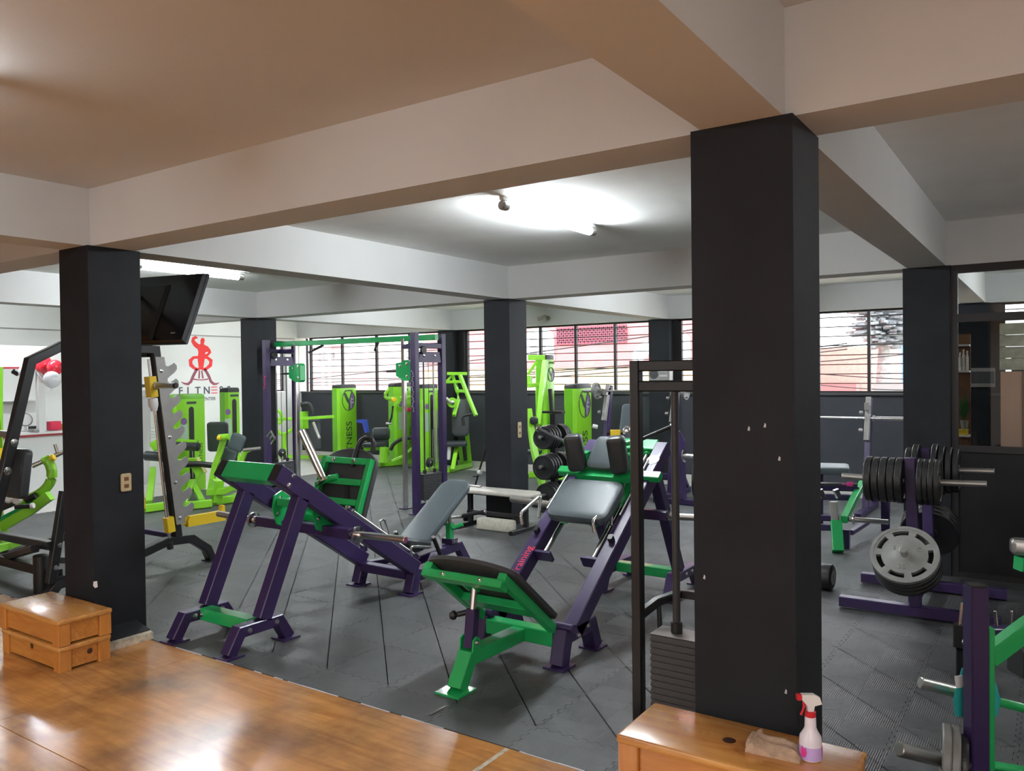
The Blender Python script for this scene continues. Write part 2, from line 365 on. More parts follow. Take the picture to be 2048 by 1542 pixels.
# varnished plywood stage: 2.44 x 1.22 sheets
stage = struct('stage_floor', MB().box((-9.4,-8.6,-0.14),(9.6,0.2765,-0.012)), 'brownwood')
sheet_me = None
for i in range(-4, 3):
    for j in range(8):
        x1 = 3.185+2.44*i; y1 = 0.277-1.22*j
        x0, x2 = max(x1, -9.4), min(x1+2.437, 9.6); y0 = max(y1-1.217, -8.6)
        if x2-x0 < 0.05 or y1-y0 < 0.05: continue
        o = part(stage, 'plywood_sheet', MB().bar([(x0, (y0+y1)/2, -0.0045), (x2, (y0+y1)/2, -0.0045)], y1-y0, 0.015, c=0.0015), 'stage')
edge = MB()
rr = random.Random(3)
x = -9.0
while x < 4.2:
    w = rr.uniform(0.03, 0.16)
    if rr.random() < 0.45 and (x > 0.3 or x < -0.5): edge.box((x, 0.273, 0.0032), (x+w, 0.2795+rr.uniform(0,0.003), 0.0045))
    x += w
part(stage, 'chipped_edge', edge, 'whiteprint', 'whitish chipped strip along the stage edge')
part(stage, 'dusty_joint', MB().box((3.172,-1.0,0.0028),(3.196,0.272,0.0042)), 'concrete', 'dusty joint between two sheets')
part(stage, 'scratch', MB().box((2.614,0.367,0.003), V((2.614,0.367,0.003))+V((0.012,0.13,0.0012))), 'knot', 'dark scratch near the stage edge')

# ---- columns and beams
cols = [(i, j) for i in (-2,-1,0,1,2) for j in (0,1,2)]
for i, j in cols:
    x1 = SX*i; y0 = (0, SY, SY2)[j]
    c = struct('column', MB().box((x1-CW-0.003, y0, -0.012), (x1, y0+CW, ZB)), 'charcoal')
    c['label'] = 'charcoal painted square column'
    if (i, j) == (0, 0):
        part(c, 'paint_chip', MB().prism([(-0.001,-0.002,0.438), (0.043,-0.002,0.448), (0.048,-0.002,0.408), (0.016,-0.002,0.397), (-0.008,-0.002,0.41)], (0,0.0015,0)), 'whitepl', 'white paint chip')
        part(c, 'plinth', MB().bar([(-0.46,0.135,0.0035),(-0.46,0.135,0.055)], 0.02, 0.3, up=(0,1,0)), 'concrete')
        part(c, 'plinth', MB().prism([(0.001,-0.1,0.0035),(0.20,-0.1,0.0035),(0.20,-0.1,0.048),(0.16,-0.1,0.056),(0.001,-0.1,0.085)], (0,0.40,0)), 'concrete')
        part(c, 'plinth_skirt', MB().prism([(0.001,-0.098,0.087),(0.165,-0.098,0.058),(0.165,-0.098,0.062),(0.001,-0.098,0.105)], (0,0.395,0)), 'charcoal')
    if (i, j) == (1, 0):
        for q in (((4.449,-0.002,1.594)), ((4.507,-0.002,1.607)), ((4.557,-0.002,1.491)), ((4.277,-0.002,1.033)), ((4.574,-0.002,0.665))):
            part(c, 'paint_chip', MB().prism([V(q)+V((dx,0,dz)) for dx, dz in ((-0.004,-0.006),(0.004,-0.008),(0.005,0.004),(0,0.009))], (0,0.0015,0)), 'whiteprint', 'small white paint chip')
BW0, BW1 = 0.035, 0.335
for j, y0 in enumerate((0, SY, SY2)):
    struct('ceiling_beam', MB().box((-9.4, y0+BW0, ZB), (9.6, y0+BW1, ZC+0.1)), 'stagewhite' if j == 0 else 'beamdimmed')
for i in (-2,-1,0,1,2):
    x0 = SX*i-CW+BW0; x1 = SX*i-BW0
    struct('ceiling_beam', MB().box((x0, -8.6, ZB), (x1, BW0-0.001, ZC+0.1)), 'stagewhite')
    struct('ceiling_beam', MB().box((x0, BW1+0.001, ZB), (x1, SY+BW0-0.001, ZC+0.1)), 'beamdimmed')
    struct('ceiling_beam', MB().box((x0, SY+BW1+0.001, ZB), (x1, SY2+BW0-0.001, ZC+0.1)), 'beamdimmed')
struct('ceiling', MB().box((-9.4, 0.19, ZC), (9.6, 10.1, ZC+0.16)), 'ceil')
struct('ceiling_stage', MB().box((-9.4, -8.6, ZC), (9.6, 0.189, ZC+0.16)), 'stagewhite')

# ---- walls
struct('wall_back', MB().box((-9.4, 9.905, -0.13), (9.6, 10.06, 1.43)), 'darkwall')
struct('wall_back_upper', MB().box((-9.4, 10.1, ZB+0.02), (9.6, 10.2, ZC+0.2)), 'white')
struct('trim_1', MB().box((-9.2, 9.86, 1.43), (9.4, 10.07, 1.462)), 'stackgrey')
struct('baseboard_back', MB().box((-9.2, 9.875, -0.012), (9.4, 9.904, 0.09)), 'paleTile')
LW = -9.22
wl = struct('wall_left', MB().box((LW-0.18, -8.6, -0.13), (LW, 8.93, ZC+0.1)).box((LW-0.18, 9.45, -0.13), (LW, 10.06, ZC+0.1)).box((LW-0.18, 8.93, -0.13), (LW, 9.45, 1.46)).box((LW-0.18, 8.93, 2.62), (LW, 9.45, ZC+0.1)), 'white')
struct('trim_2', MB().box((LW, 0.3, ZB-0.035), (LW+0.02, 9.7, ZB-0.015)), 'greysteel')
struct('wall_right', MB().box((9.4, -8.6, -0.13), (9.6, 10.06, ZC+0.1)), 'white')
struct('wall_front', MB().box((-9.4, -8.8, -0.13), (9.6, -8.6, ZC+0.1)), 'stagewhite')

# ---- windows of the back wall
WN = [0]
def window(x0, x1, mull, z0=1.462, z1=ZB+0.02, y=9.98, nb=8, axis='x', X=None):
    WN[0] += 1
    w = bpy.data.objects.new('window_%d' % WN[0], None); COL.objects.link(w); w['kind'] = 'structure'; w.location = (x0, y, z0)
    def B(a0, a1, c0, c1, d=0.02):
        return MB().box((a0, y-d, c0), (a1, y+d, c1)) if axis == 'x' else MB().box((X-d, a0, c0), (X+d, a1, c1))
    for a in ((x0, x0+0.045, z0, z1), (x1-0.045, x1, z0, z1), (x0, x1, z0, z0+0.03), (x0, x1, z1-0.05, z1)):
        part(w, 'window_frame', B(*a, 0.03), 'frameblk')
    for m_ in mull: part(w, 'mullion', B(m_-0.022, m_+0.022, z0, z1, 0.028), 'frameblk')
    ed = [x0]+list(mull)+[x1]
    for i in range(len(ed)-1):
        part(w, 'pane', B(ed[i]+0.02, ed[i+1]-0.02, z0+0.02, z1-0.03, 0.003), 'glass')
    for k in range(1, nb+1):
        z = z0+(z1-z0)*k/(nb+0.8)
        part(w, 'louver_bar', MB().bar([(x0+0.02, y+0.02, z), (x1-0.02, y+0.02, z)], 0.02, 0.015) if axis == 'x' else MB().bar([(X, x0, z), (X, x1, z)], 0.02, 0.011), 'frameblk')
    return w
window(-8.98, -4.985, [-7.93, -6.88, -5.93])
window(-4.42, -0.375, [-3.45, -2.67, -1.91, -1.11])
window(0.10, 4.235, [0.85, 1.6, 2.35, 3.07])
window(4.75, 8.85, [5.5, 6.3, 7.1, 7.9])
window(8.95, 9.43, [9.19], 1.48, 2.62, axis='y', X=LW-0.09)
for a in (-4.61, 0.0, 4.61): struct('trim_3', MB().box((a, 9.93, 1.462), (a+(0.19 if a < 0 else 0.1 if a < 1 else 0.14), 10.03, ZB+0.02)), 'frameblk')

# ---- glazed partition on the right
pt = bpy.data.objects.new('glass_partition', None); COL.objects.link(pt); pt['kind'] = 'structure'; pt.location = (4.615, 5.06, 0)
PY0, PY1 = 5.035, 5.095
for a in ((4.615,4.665,0,2.699), (9.3,9.36,0,2.699), (6.9,6.95,0,2.699)): part(pt, 'post', MB().box((a[0],PY0,a[2]),(a[1],PY1,a[3])), 'frameblk')
for z0, z1 in ((2.63,2.699), (2.205,2.275), (1.085,1.14), (0.0,0.05)):
    for a0, a1 in ((4.665,6.9), (6.95,9.3)): part(pt, 'rail', MB().box((a0,PY0+0.003,z0),(a1,PY1-0.003,z1)), 'frameblk')
for a0, a1 in ((4.665,6.9), (6.95,9.3)):
    part(pt, 'lower_panel', MB().box((a0,PY0+0.015,0.05),(a1,PY1-0.015,1.085)), 'mattblack')
    part(pt, 'pane', MB().box((a0,5.06,1.14),(a1,5.066,2.205)), 'tint')
    part(pt, 'transom_pane', MB().box((a0,5.06,2.275),(a1,5.066,2.63)), 'glass')

# ================================================================== lamps
def tube_lamp(x, y, z=ZC, label='', L=1.40, tm='tube'):
    t = thing('tube_light', label, 'ceiling light', (x, y, z), 'fluorescent battens on the ceiling')
    box(t, 'housing', 'whitepl', (x-0.02, y-L/2, z-0.03), (x+0.02, y+L/2, z-0.0005))
    part(t, 'tube', MB().lathe((x, y-L/2+0.075, z-0.077), (0,1,0), [(0.02,0),(0.025,0.006),(0.025,L-0.156),(0.02,L-0.15)], 16), tm)
    for s in (-1, 1): part(t, 'end_cap', MB().lathe((x, y+s*(L/2-0.075), z-0.066), (0,s,0), [(0.034,0),(0.036,0.01),(0.036,0.066),(0.028,0.074)], 14), 'greysteel')
    return t
tube_lamp(2.07, 2.58, label='lit white batten lamp on the ceiling between the two nearest black columns')
tube_lamp(-2.83, 2.72, label='lit white batten lamp above the back of the television')
tube_lamp(-7.0, 2.6, label='lit batten lamp over the reception kiosk, hidden by the left column', tm='midtube')
tube_lamp(-7.0, 7.4, label='lit batten lamp near the wall with the red emblem', tm='midtube')
tube_lamp(-2.5, 7.4, label='lit batten lamp over the green machines by the windows')
tube_lamp(2.1, 7.4, label='lit batten lamp over the racks by the windows')
tube_lamp(1.62, -1.35-0.70, label='lit batten lamp on the stage ceiling beyond the left picture edge', tm='dimtube')
tube_lamp(6.9, -3.4, label='unseen batten lamp added on the stage ceiling to the right of the photographer', tm='dimtube')  # assumed lamp, added for more white light on the stage
tube_lamp(7.0, 2.6, label='unseen batten lamp added to brighten the right bay, beyond the right picture edge', tm='dimtube')  # added out of view to lift the dark bay and column side
tube_lamp(6.9, 7.4, label='lit batten lamp in the room behind the glass partition')

# ================================================================== outside, across the street
struct('street', MB().box((-70, 10.3, -4.2), (70, 95, -4.0)), 'concrete')
def building(label, x0, x1, y0, y1, z1, m, z0=-4.0):
    t = thing('building', label, 'building', ((x0+x1)/2, (y0+y1)/2, z0))
    part(t, 'wall', MB().box((x0,y0,z0),(x1,y1,z1)), m)
    return t
M['redfacade'] = mat('coral_red_facade', (0.66, 0.22, 0.22), 0.8, vary=0.06, vscale=1.0)
M['yellowfacade'] = mat('yellow_facade', (0.74, 0.50, 0.27), 0.8, vary=0.05)
M['pinkfacade'] = mat('pale_pink_facade', (0.66, 0.42, 0.42), 0.8, vary=0.1, vscale=0.6)
M['palefacade'] = mat('pale_facade', (0.70, 0.60, 0.60), 0.8, vary=0.1, vscale=0.6)
M['salmonfacade'] = mat('salmon_facade', (0.66, 0.38, 0.32), 0.8, vary=0.08)
M['bluefacade'] = mat('blue_facade', (0.14, 0.27, 0.55), 0.8, vary=0.05)
M['greyroof'] = mat('grey_roof', (0.25, 0.24, 0.24), 0.8)
M['bark'] = mat('tree_bark', (0.34, 0.33, 0.32), 0.9, vary=0.3)
M['needle'] = mat('grey_green_foliage', (0.24, 0.26, 0.27), 0.9, vary=0.3)
Y1 = 24.0
rx0 = (-17.344,24,2.922)[0]; rx1 = (0.005,24,2.455)[0]
zy = (-8.825,24,2.017)[2]
t = building('coral red house with a lattice wall and arched white window across the street', rx0, (-4.455,24,2.575)[0], Y1, 34, 7.2, 'redfacade')
part(t, 'lower_band', MB().box((rx0-0.02, Y1-0.12, -4), ((-4.455,24,2.575)[0]+0.02, Y1-0.001, zy)), 'yellowfacade', 'yellow lower band')
A0 = (-12.072,23.9,2.342); A1 = (-10.805,23.9,3.559)
w = part(t, 'window', MB().prism([(A0[0],Y1-0.12,A0[2]),(A1[0],Y1-0.12,A0[2]),(A1[0],Y1-0.12,A1[2]-0.35)]+[((A0[0]+A1[0])/2+(A1[0]-A0[0])/2*math.cos(a), Y1-0.12, A1[2]-0.35+0.45*math.sin(a)) for a in (0.5,1.0,1.57,2.1,2.6)]+[(A0[0],Y1-0.12,A1[2]-0.35)], (0,0.11,0)), 'whitepl', 'arched white window')
for k in (0.3, 0.62):
    xx = A0[0]+(A1[0]-A0[0])*k
    part(w, 'pane', MB().box((xx-0.16, Y1-0.135, A0[2]+0.2), (xx+0.16, Y1-0.121, A1[2]-0.4)), 'greyroof')
L0 = (-10.678,23.9,2.934); L1 = (-7.684,23.9,3.575)
lat = MB(); n = 18; dx = (L1[0]-L0[0])/n; hh = L1[2]-L0[2]
for k in range(-4, n+1):
    for s in (1, -1):
        xa = L0[0]+k*dx; xb = xa+hh
        a = (max(xa, L0[0]), min(xb, L1[0]))
        if a[1]-a[0] < 0.05: continue
        za, zb = L0[2]+(a[0]-xa), L0[2]+(a[1]-xa)
        if s < 0: za, zb = L0[2]+L1[2]-za, L0[2]+L1[2]-zb
        lat.bar([(a[0], Y1-0.05, za), (a[1], Y1-0.05, zb)], 0.07, 0.06, up=(0,1,0))
o = part(t, 'lattice', lat, 'maroon', 'diagonal lattice screen'); o['kind'] = 'stuff'
B0 = (-5.604,23.9,2.217); B1 = (-5.225,23.9,3.187)
w = part(t, 'window', MB().prism([(B0[0],Y1-0.12,B0[2]),(B1[0],Y1-0.12,B0[2]),(B1[0],Y1-0.12,B1[2]-0.2),((B0[0]+B1[0])/2,Y1-0.12,B1[2]),(B0[0],Y1-0.12,B1[2]-0.2)], (0,0.11,0)), 'whitepl', 'narrow white window')
part(w, 'pane', MB().box((B0[0]+0.18, Y1-0.135, B0[2]+0.3), (B1[0]-0.2, Y1-0.121, B1[2]-0.4)), 'slatepaint')
dc = V((-5.264,20,2.428))
d_ = thing('satellite_dish', 'pale satellite dish seen through the window beside the back column', 'satellite dish', (dc.x, dc.y, -4))
part(d_, 'dish', MB().lathe(dc, (-0.35,-0.8,0.5), [(0.02,-0.13),(0.22,-0.08),(0.36,0.0),(0.38,0.012),(0.22,-0.06),(0.02,-0.1)], 28), 'whitepl')
tube(d_, 'arm', 'greysteel', [dc+V((0,0,-0.35)), dc+V((-0.22,-0.5,0.1))], 0.012)
cyl(d_, 'mast', 'greysteel', (dc.x, dc.y+0.1, -4), (dc.x, dc.y+0.1, dc.z), 0.03)
# houses on the left
hx0 = (-45.99,40,3.998)[0]; hx1 = (-35.887,40,3.726)[0]
t = building('pale pink house with two small windows and a red gable, left window', hx0, hx1, 40, 45, (-40.836,40,4.164)[2], 'palefacade')
part(t, 'roof', MB().prism([(-40.458,39.9,4.075), (-39.01,39.9,4.182), (-38.91,39.9,3.918), (-40.462,39.9,3.847)], (0,4.9,0)), 'redfacade')
for q0, q1 in (((-41.412,39.9,2.954), (-40.902,39.9,3.669)), ((-40.206,39.9,3.197), (-39.82,39.9,3.604))):
    part(t, 'window', MB().box((q0[0],39.85,q0[2]),(q1[0],39.99,q1[2])), 'greyroof')
t = building('low wall in faded pink beyond the parking yard', hx0-10, rx0-0.1, 33, 34, (-31.095,33,2.155)[2], 'pinkfacade')
t = building('pale orange house with a wide grey roof behind the yard', (-41.433,46,3.989)[0], (-39.705,46,3.942)[0], 46, 49, (-40.814,46,3.972)[2], 'palefacade')
part(t, 'roof', MB().prism([(-43.062,45.5,4.024), (-42.303,45.5,4.501), (-40.053,45.5,4.593), (-39.133,45.5,4.039)], (0,3,0)), 'greyroof')
t = building('beige block to the right of the grey roofed house', (-45.114,52,4.202)[0], (-41.29,52,4.099)[0], 52, 58, (-43.407,52,4.518)[2], 'palefacade')
# right: low salmon house, blue house, conifer
t = building('low salmon house with a flat parapet seen through the right window', (-5.522,36,2.831)[0], (-1.423,36,2.721)[0], 36, 44, (-2.604,36,2.866)[2], 'salmonfacade')
part(t, 'garage_wall', MB().box(((-3.464,35,2.757)[0], 35, -4), ((-1.942,35,2.716)[0], 35.9, (-2.618,35,1.219)[2])), 'redfacade')
t = building('blue house behind the bare conifer', (-3.574,48,3.006)[0], (-1.046,48,2.938)[0], 48, 56, (-2.606,48,3.443)[2], 'bluefacade')
t = building('grey low wall beneath the conifer', (-0.276,30,1.443)[0], (1.384,30,1.433)[0], 29.4, 30, (0.208,30,1.328)[2], 'greyroof')
tb = V((-0.324,32,1.419)); tb.z = -4; tt = V((-0.312,32,3.809))
t = thing('conifer_tree', 'shaggy conifer standing in front of the blue house', 'tree', tb)
part(t, 'trunk', MB().lathe(tb, (0,0,1), [(0.55,0),(0.42,4.2),(0.28,5.6),(0.14,tt.z+4)], 12), 'bark')
rr = random.Random(5); mbt = MB()
for k in range(260):
    a = rr.uniform(0, 6.28); z = rr.uniform((-0.317,32,2.814)[2], (-0.31,32,4.366)[2]); rad = 1.25*(1-abs((z-tt.z)/2.2)**2)*rr.uniform(0.3, 1.0)
    if rad <= 0.05: continue
    p = V((tb.x, tb.y, z)); q = p+V((math.cos(a)*rad, math.sin(a)*rad, rr.uniform(-0.25, 0.15)))
    sd = V((-math.sin(a), math.cos(a), 0))*0.10
    mbt.prism([p+sd*0.3, q+sd*1.4, q+V((math.cos(a),math.sin(a),0))*0.25, q-sd*1.4, p-sd*0.3], (0,0,0.09))
o = part(t, 'foliage', mbt, 'needle'); o['kind'] = 'stuff'
# overhead wires
for k, (a, b, sag) in enumerate((((-13.055,14,1.953), (-2.26,14,2.836), 0.25), ((-13.931,14.8,1.833), (-1.568,14.8,2.323), 0.3), ((-6.573,15.6,1.871), (-1.448,15.6,2.192), 0.1), ((-7.092,16.4,1.76), (-1.744,16.4,2.085), 0.1), ((0.221,17.2,2.077), (2.737,17.2,2.252), 0.1), ((0.014,18,1.861), (2.839,18,1.66), 0.12), ((-0.193,18.8,1.641), (2.523,18.8,1.462), 0.2), ((-0.399,19.6,1.459), (2.419,19.6,1.701), 0.5))):
    a = V(a); b = V(b)
    a = a+(a-b)*0.5; b2 = b+(b-a)*0.4
    s = single('overhead_wire', MB().tube([a.lerp(b2, i/16)-V((0,0,sag*4*(i/16)*(1-i/16))) for i in range(17)], 0.016, 6), 'frameblk', ('highest wire across the coral red house','wire rising from the left window towards the coral red house','upper of two wires crossing the yellow band','lower of two wires crossing the yellow band','upper wire across the low salmon house','middle wire across the low salmon house','sagging wire low in the right window','slanting wire low in the right window')[k]+', outside the windows', 'wire', 'overhead wires outside the windows')

# ================================================================== emblem on the left wall
lg = thing('wall_emblem', 'red strongman emblem with spaced lettering painted on the white left wall', 'sign', (LW, 7.2, 1.4))
def flat(root, name, pts, m, off=0.004, label=None): return part(root, name, MB().prism([V((LW+0.0005, p[1], p[2])) for p in pts], (off,0,0)), m, label)
def sweepflat(root, name, pts, ws, m, off=0.004):
    P = [V((LW+0.0005, p[1], p[2])) for p in pts]; a = []; b = []
    for i, p in enumerate(P):
        t = (P[min(i+1, len(P)-1)]-P[max(i-1, 0)]).normalized(); n = V((0, -t.z, t.y))
        a.append(p+n*ws[i]/2); b.append(p-n*ws[i]/2)
    mb = MB()
    for i in range(len(P)-1): mb.prism([a[i], a[i+1], b[i+1], b[i]], (off,0,0))
    return part(root, name, mb, m)
# torso with a flexed arm
flat(lg, 'torso', [(-9.2,7.186,2.24),(-9.2,7.2,2.343),(-9.2,7.155,2.445),(-9.2,7.214,2.487),(-9.2,7.261,2.509),(-9.2,7.32,2.51),(-9.2,7.331,2.49),(-9.2,7.425,2.451),(-9.2,7.484,2.379),(-9.2,7.495,2.327),(-9.2,7.434,2.264),(-9.2,7.386,2.243)], 'redpaint', 0.007)
flat(lg, 'head', [(-9.2,7.255,2.498),(-9.2,7.251,2.57),(-9.2,7.275,2.622),(-9.2,7.322,2.629),(-9.2,7.351,2.583),(-9.2,7.326,2.5)], 'redpaint', 0.006)
sweepflat(lg, 'flexed_arm', [(-9.2,7.19,2.445),(-9.2,7.122,2.495),(-9.2,7.077,2.555),(-9.2,7.089,2.606),(-9.2,7.13,2.633),(-9.2,7.182,2.625)], [0.11,0.10,0.085,0.07,0.055,0.03], 'redpaint')
flat(lg, 'arm_gap', [(-9.2,7.339,2.294),(-9.2,7.376,2.336),(-9.2,7.423,2.342),(-9.2,7.399,2.305)], 'white', 0.008)
for s, P in ((0, [(-9.2,7.221,2.231),(-9.2,7.082,2.219),(-9.2,7.012,2.157),(-9.2,7.022,2.066),(-9.2,7.112,1.994),(-9.2,7.216,1.979)]), (1, [(-9.2,7.268,2.231),(-9.2,7.409,2.222),(-9.2,7.491,2.161),(-9.2,7.478,2.067),(-9.2,7.381,1.994),(-9.2,7.275,1.979)])):
    sweepflat(lg, 'bell', P, [0.05,0.06,0.085,0.085,0.06,0.045], 'redpaint')
flat(lg, 'waist', [(-9.2,7.175,2.24),(-9.2,7.35,2.242),(-9.2,7.298,1.974),(-9.2,7.204,1.974)], 'redpaint', 0.0055)
for P in ([(-9.2,7.158,1.984),(-9.2,7.11,1.913),(-9.2,7.063,1.831),(-9.2,7.015,1.73),(-9.2,6.946,1.68),(-9.2,6.867,1.692),(-9.2,6.795,1.728)], [(-9.2,7.333,1.984),(-9.2,7.391,1.911),(-9.2,7.437,1.828),(-9.2,7.483,1.723),(-9.2,7.554,1.67),(-9.2,7.627,1.674),(-9.2,7.682,1.7)]):
    sweepflat(lg, 'leg_stroke', P, [0.06,0.06,0.062,0.06,0.055,0.035,0.008], 'maroon')
for P in ([(-9.2,7.216,1.953),(-9.2,7.201,1.789)], [(-9.2,7.268,1.953),(-9.2,7.294,1.788)]): sweepflat(lg, 'centre_stroke', P, [0.03,0.04], 'maroon')
sweepflat(lg, 'base_stroke', [(-9.2,7.073,1.78),(-9.2,7.177,1.764),(-9.2,7.306,1.762),(-9.2,7.412,1.776)], [0.03,0.022,0.022,0.03], 'maroon')
ly0 = (-9.2,6.728,1.443); ly1 = (-9.2,7.867,1.41)
lz = 1.475; step = (ly1[1]-ly0[1])/6
for k, ch in enumerate('FITN'): text(lg, 'lettering', ch, 0.21, (LW+0.002, ly0[1]+step*k, lz), (0,1,0), (0,0,1), 'slatepaint', bold=0.004)
for dz in (0, 0.062, 0.124): part(lg, 'lettering', MB().box((LW+0.0005, ly0[1]+step*4, lz+dz), (LW+0.004, ly0[1]+step*4+0.145, lz+dz+0.018)), 'redprint')
for k in (5, 6): text(lg, 'lettering', 'S', 0.21, (LW+0.002, ly0[1]+step*k, lz), (0,1,0), (0,0,1), 'slatepaint', bold=0.004)
text(lg, 'lettering', 'CENTER', 0.10, (LW+0.002, ly0[1]+step*2.6, lz-0.14), (0,1,0), (0,0,1), 'slatepaint')
for a, b in ((0.2, 2.4), (5.0, 6.7)): part(lg, 'rule', MB().box((LW+0.0005, ly0[1]+step*a, lz-0.105), (LW+0.003, ly0[1]+step*b, lz-0.097)), 'redprint')

# ================================================================== reception kiosk on the left
k = thing('reception_kiosk', 'white reception kiosk with dark red edging behind the left black column', 'kiosk', (-7.6, 2.3, -0.0125))
ky0, ky1, kx = 0.3, 4.25, -7.3
part(k, 'front_panel', MB().box((kx-0.06,ky0,-0.0125),(kx,ky1,0.955)), 'whitepl')
part(k, 'side_panel', MB().box((LW+0.01,ky1-0.06,-0.0125),(kx-0.061,ky1,0.955)), 'whitepl')
part(k, 'counter_top', MB().box((kx-0.45,ky0,0.985),(kx+0.05,ky1,1.012)), 'whitepl')
part(k, 'counter_edge', MB().box((kx-0.45,ky0,0.956),(kx+0.055,ky1,0.984)), 'trimred')
part(k, 'header', MB().box((kx-0.12,ky0,1.995),(kx,ky1,2.31)), 'whitepl')
part(k, 'header_edge', MB().box((kx-0.125,ky0,1.968),(kx+0.008,ky1,1.994)), 'trimred')
for yy in (3.14, 1.1): part(k, 'post', MB().box((kx-0.09,yy,1.013),(kx,yy+0.09,1.967)), 'whitepl')
part(k, 'corner_post', MB().box((kx-0.09,ky1-0.09,1.013),(kx,ky1,1.967)), 'whitepl')
part(k, 'shelf', MB().box((LW+0.01,ky0+0.2,1.45),(LW+0.26,ky1-0.3,1.47)), 'whitepl')
cy_ = (-7.6,2.936,1.937)
t = thing('speaker_camera', 'small black camera hanging under the kiosk header', 'camera', V(cy_))
part(t, 'body', MB().lathe(V(cy_)+V((-0.02,-0.02,0.0)), (0.5,0.6,-0.5), [(0.02,0),(0.032,0.01),(0.032,0.09),(0.025,0.1)], 12), 'blackpl')
part(t, 'bracket', MB().bar([V(cy_), V((cy_[0],cy_[1],1.967))], 0.025), 'blackpl')
def ball(name, px, py, D, r, m, label):
    c = V(D); t = thing(name, label, 'balloon', c-V((0,0,r*1.15)), 'balloons on the kiosk')
    part(t, 'skin', MB().lathe(c-V((0,0,r*1.12)), (0,0,1), [(0.006,0),(r*0.3,r*0.12)]+[(r*math.sin(R(a)), r*1.12-r*1.05*math.cos(R(a))) for a in range(35, 181, 12)], 24), m)
    part(t, 'knot', MB().lathe(c-V((0,0,r*1.2)), (0,0,1), [(0.016,0),(0.006,0.02),(0.008,0.03)], 10), m)
    tube(t, 'string', 'whiteprint', [c-V((0,0,r*1.2)), (c.x-0.05,c.y+0.01,min(c.z-r*1.2-0.03,1.80)), (-7.295,c.y+0.02,2.10)], 0.002, 5)
ball('balloon', 0, 0, (-7.15,3.146,2.028), 0.125, 'balloonred', 'larger red balloon on the kiosk header')
ball('balloon', 0, 0, (-6.85,3.164,1.979), 0.11, 'balloonred', 'red balloon partly hidden behind the left black column')
ball('balloon', 0, 0, (-7.1,2.875,1.924), 0.10, 'balloonwhite', 'white balloon left of the red balloons')
ball('balloon', 0, 0, (-6.55,2.97,1.803), 0.115, 'balloonwhite', 'white balloon hanging under the red balloons')
c = V((-7.62,3.101,1.176))
t = thing('desk_fan', 'round white desk fan on the kiosk counter', 'fan', (c.x, c.y, 1.0125))
part(t, 'cage', MB().lathe(c+V((-0.02,0,0.02)), (1,-0.3,0.1), [(0.085,-0.03),(0.09,0),(0.085,0.03)], 20), 'whitepl')
part(t, 'ring', MB().tube(arc(c+V((-0.02,0,0.02)), 0.095, 0, 345, 22, (0.29,0.957,0), (-0.1,0,1)), 0.007, 6, True), 'greysteel')
part(t, 'foot', MB().lathe((c.x-0.02,c.y,1.0125), (0,0,1), [(0.06,0),(0.05,0.012),(0.014,0.02),(0.014,max(0.05,c.z-1.06))], 16), 'whitepl')
for nm, px, sz, m_, lab, cat in (('red_carton', 101, (0.16,0.14,0.15), 'redprint', 'red carton on the kiosk counter', 'box'), ('yellow_pouch', 117, (0.10,0.10,0.10), 'yellow', 'yellow pouch beside the red carton', 'pouch'), ('black_pouch', 74, (0.15,0.12,0.09), 'blackpl', 'black pouch on the kiosk counter', 'pouch'), ('metal_tray', 63, (0.22,0.10,0.05), 'greysteel', 'metal tray in front of the desk fan', 'tray'), ('blue_cup', 20, (0.09,0.09,0.10), 'blue', 'blue cup at the left end of the counter', 'cup')):
    q = (-7.48,3.091,1.051); yy = q[1]+(px-60)*0.0105
    xx = -7.55 if nm != 'metal_tray' else -7.40
    yy -= 0.06*(xx+7.4)/-0.2 if nm != 'metal_tray' else 0
    single(nm, MB().pad((xx, yy, 1.0125+sz[2]/2), (0,1,0), (1,0,0), sz[1]*1.2, sz[0]*0.9, sz[2]*0.9, rc=0.02, e=0.008), m_, lab, cat, None, (xx, yy, 1.0125))

# ================================================================== small fixed things
def switch(x, y, z, label, m_='beigepl', w=0.075, h=0.125, sockets=2, normal='x'):
    t = thing('wall_socket', label, 'socket', (x, y, z))
    if normal == 'x':
        pad(t, 'plate', m_, (x+0.006, y, z), (0,1,0), (0,0,1), w, h, 0.011, rc=0.012, e=0.003)
        for s in (-1, 1): box(t, 'outlet', 'brownwood' if m_ == 'beigepl' else m_, (x+0.0118, y-w*0.22, z+s*h*0.2-0.013), (x+0.0135, y+w*0.22, z+s*h*0.2+0.013), c=0.002)
    else:
        pad(t, 'plate', m_, (x, y-0.006, z), (1,0,0), (0,0,1), w, h, 0.011, rc=0.012, e=0.003)
        for s in (-1, 1): box(t, 'outlet', 'brownwood', (x-w*0.22, y-0.0135, z+s*h*0.2-0.013), (x+w*0.22, y-0.0118, z+s*h*0.2+0.013), c=0.002)
switch(0.0, 0.235, 1.08, 'beige socket plate on the left black column')
switch(0.0, SY+0.18, 1.13, 'beige socket plate on the middle black column', 'beigepl', 0.075, 0.19)
q = (-7.176,9.9,0.431)
switch(q[0], 9.904, q[2], 'beige socket plate low on the dark window wall', 'beigepl', 0.09, 0.14, normal='y')
q = V((-2.423,9.74,2.829))
t = thing('security_camera', 'small dark security camera on the white beam above the windows', 'camera', q)
part(t, 'mount', MB().lathe((q.x+0.03, SY2+BW0-0.0005, q.z), (0,-1,0), [(0.045,0),(0.045,0.02),(0.02,0.03),(0.018,0.06)], 14), 'greysteel')
part(t, 'body', MB().lathe(q+V((0.06,-0.045,0.02)), (-0.75,-0.45,-0.25), [(0.03,0),(0.042,0.01),(0.042,0.15),(0.034,0.17),(0.03,0.165)], 14), 'greysteel')
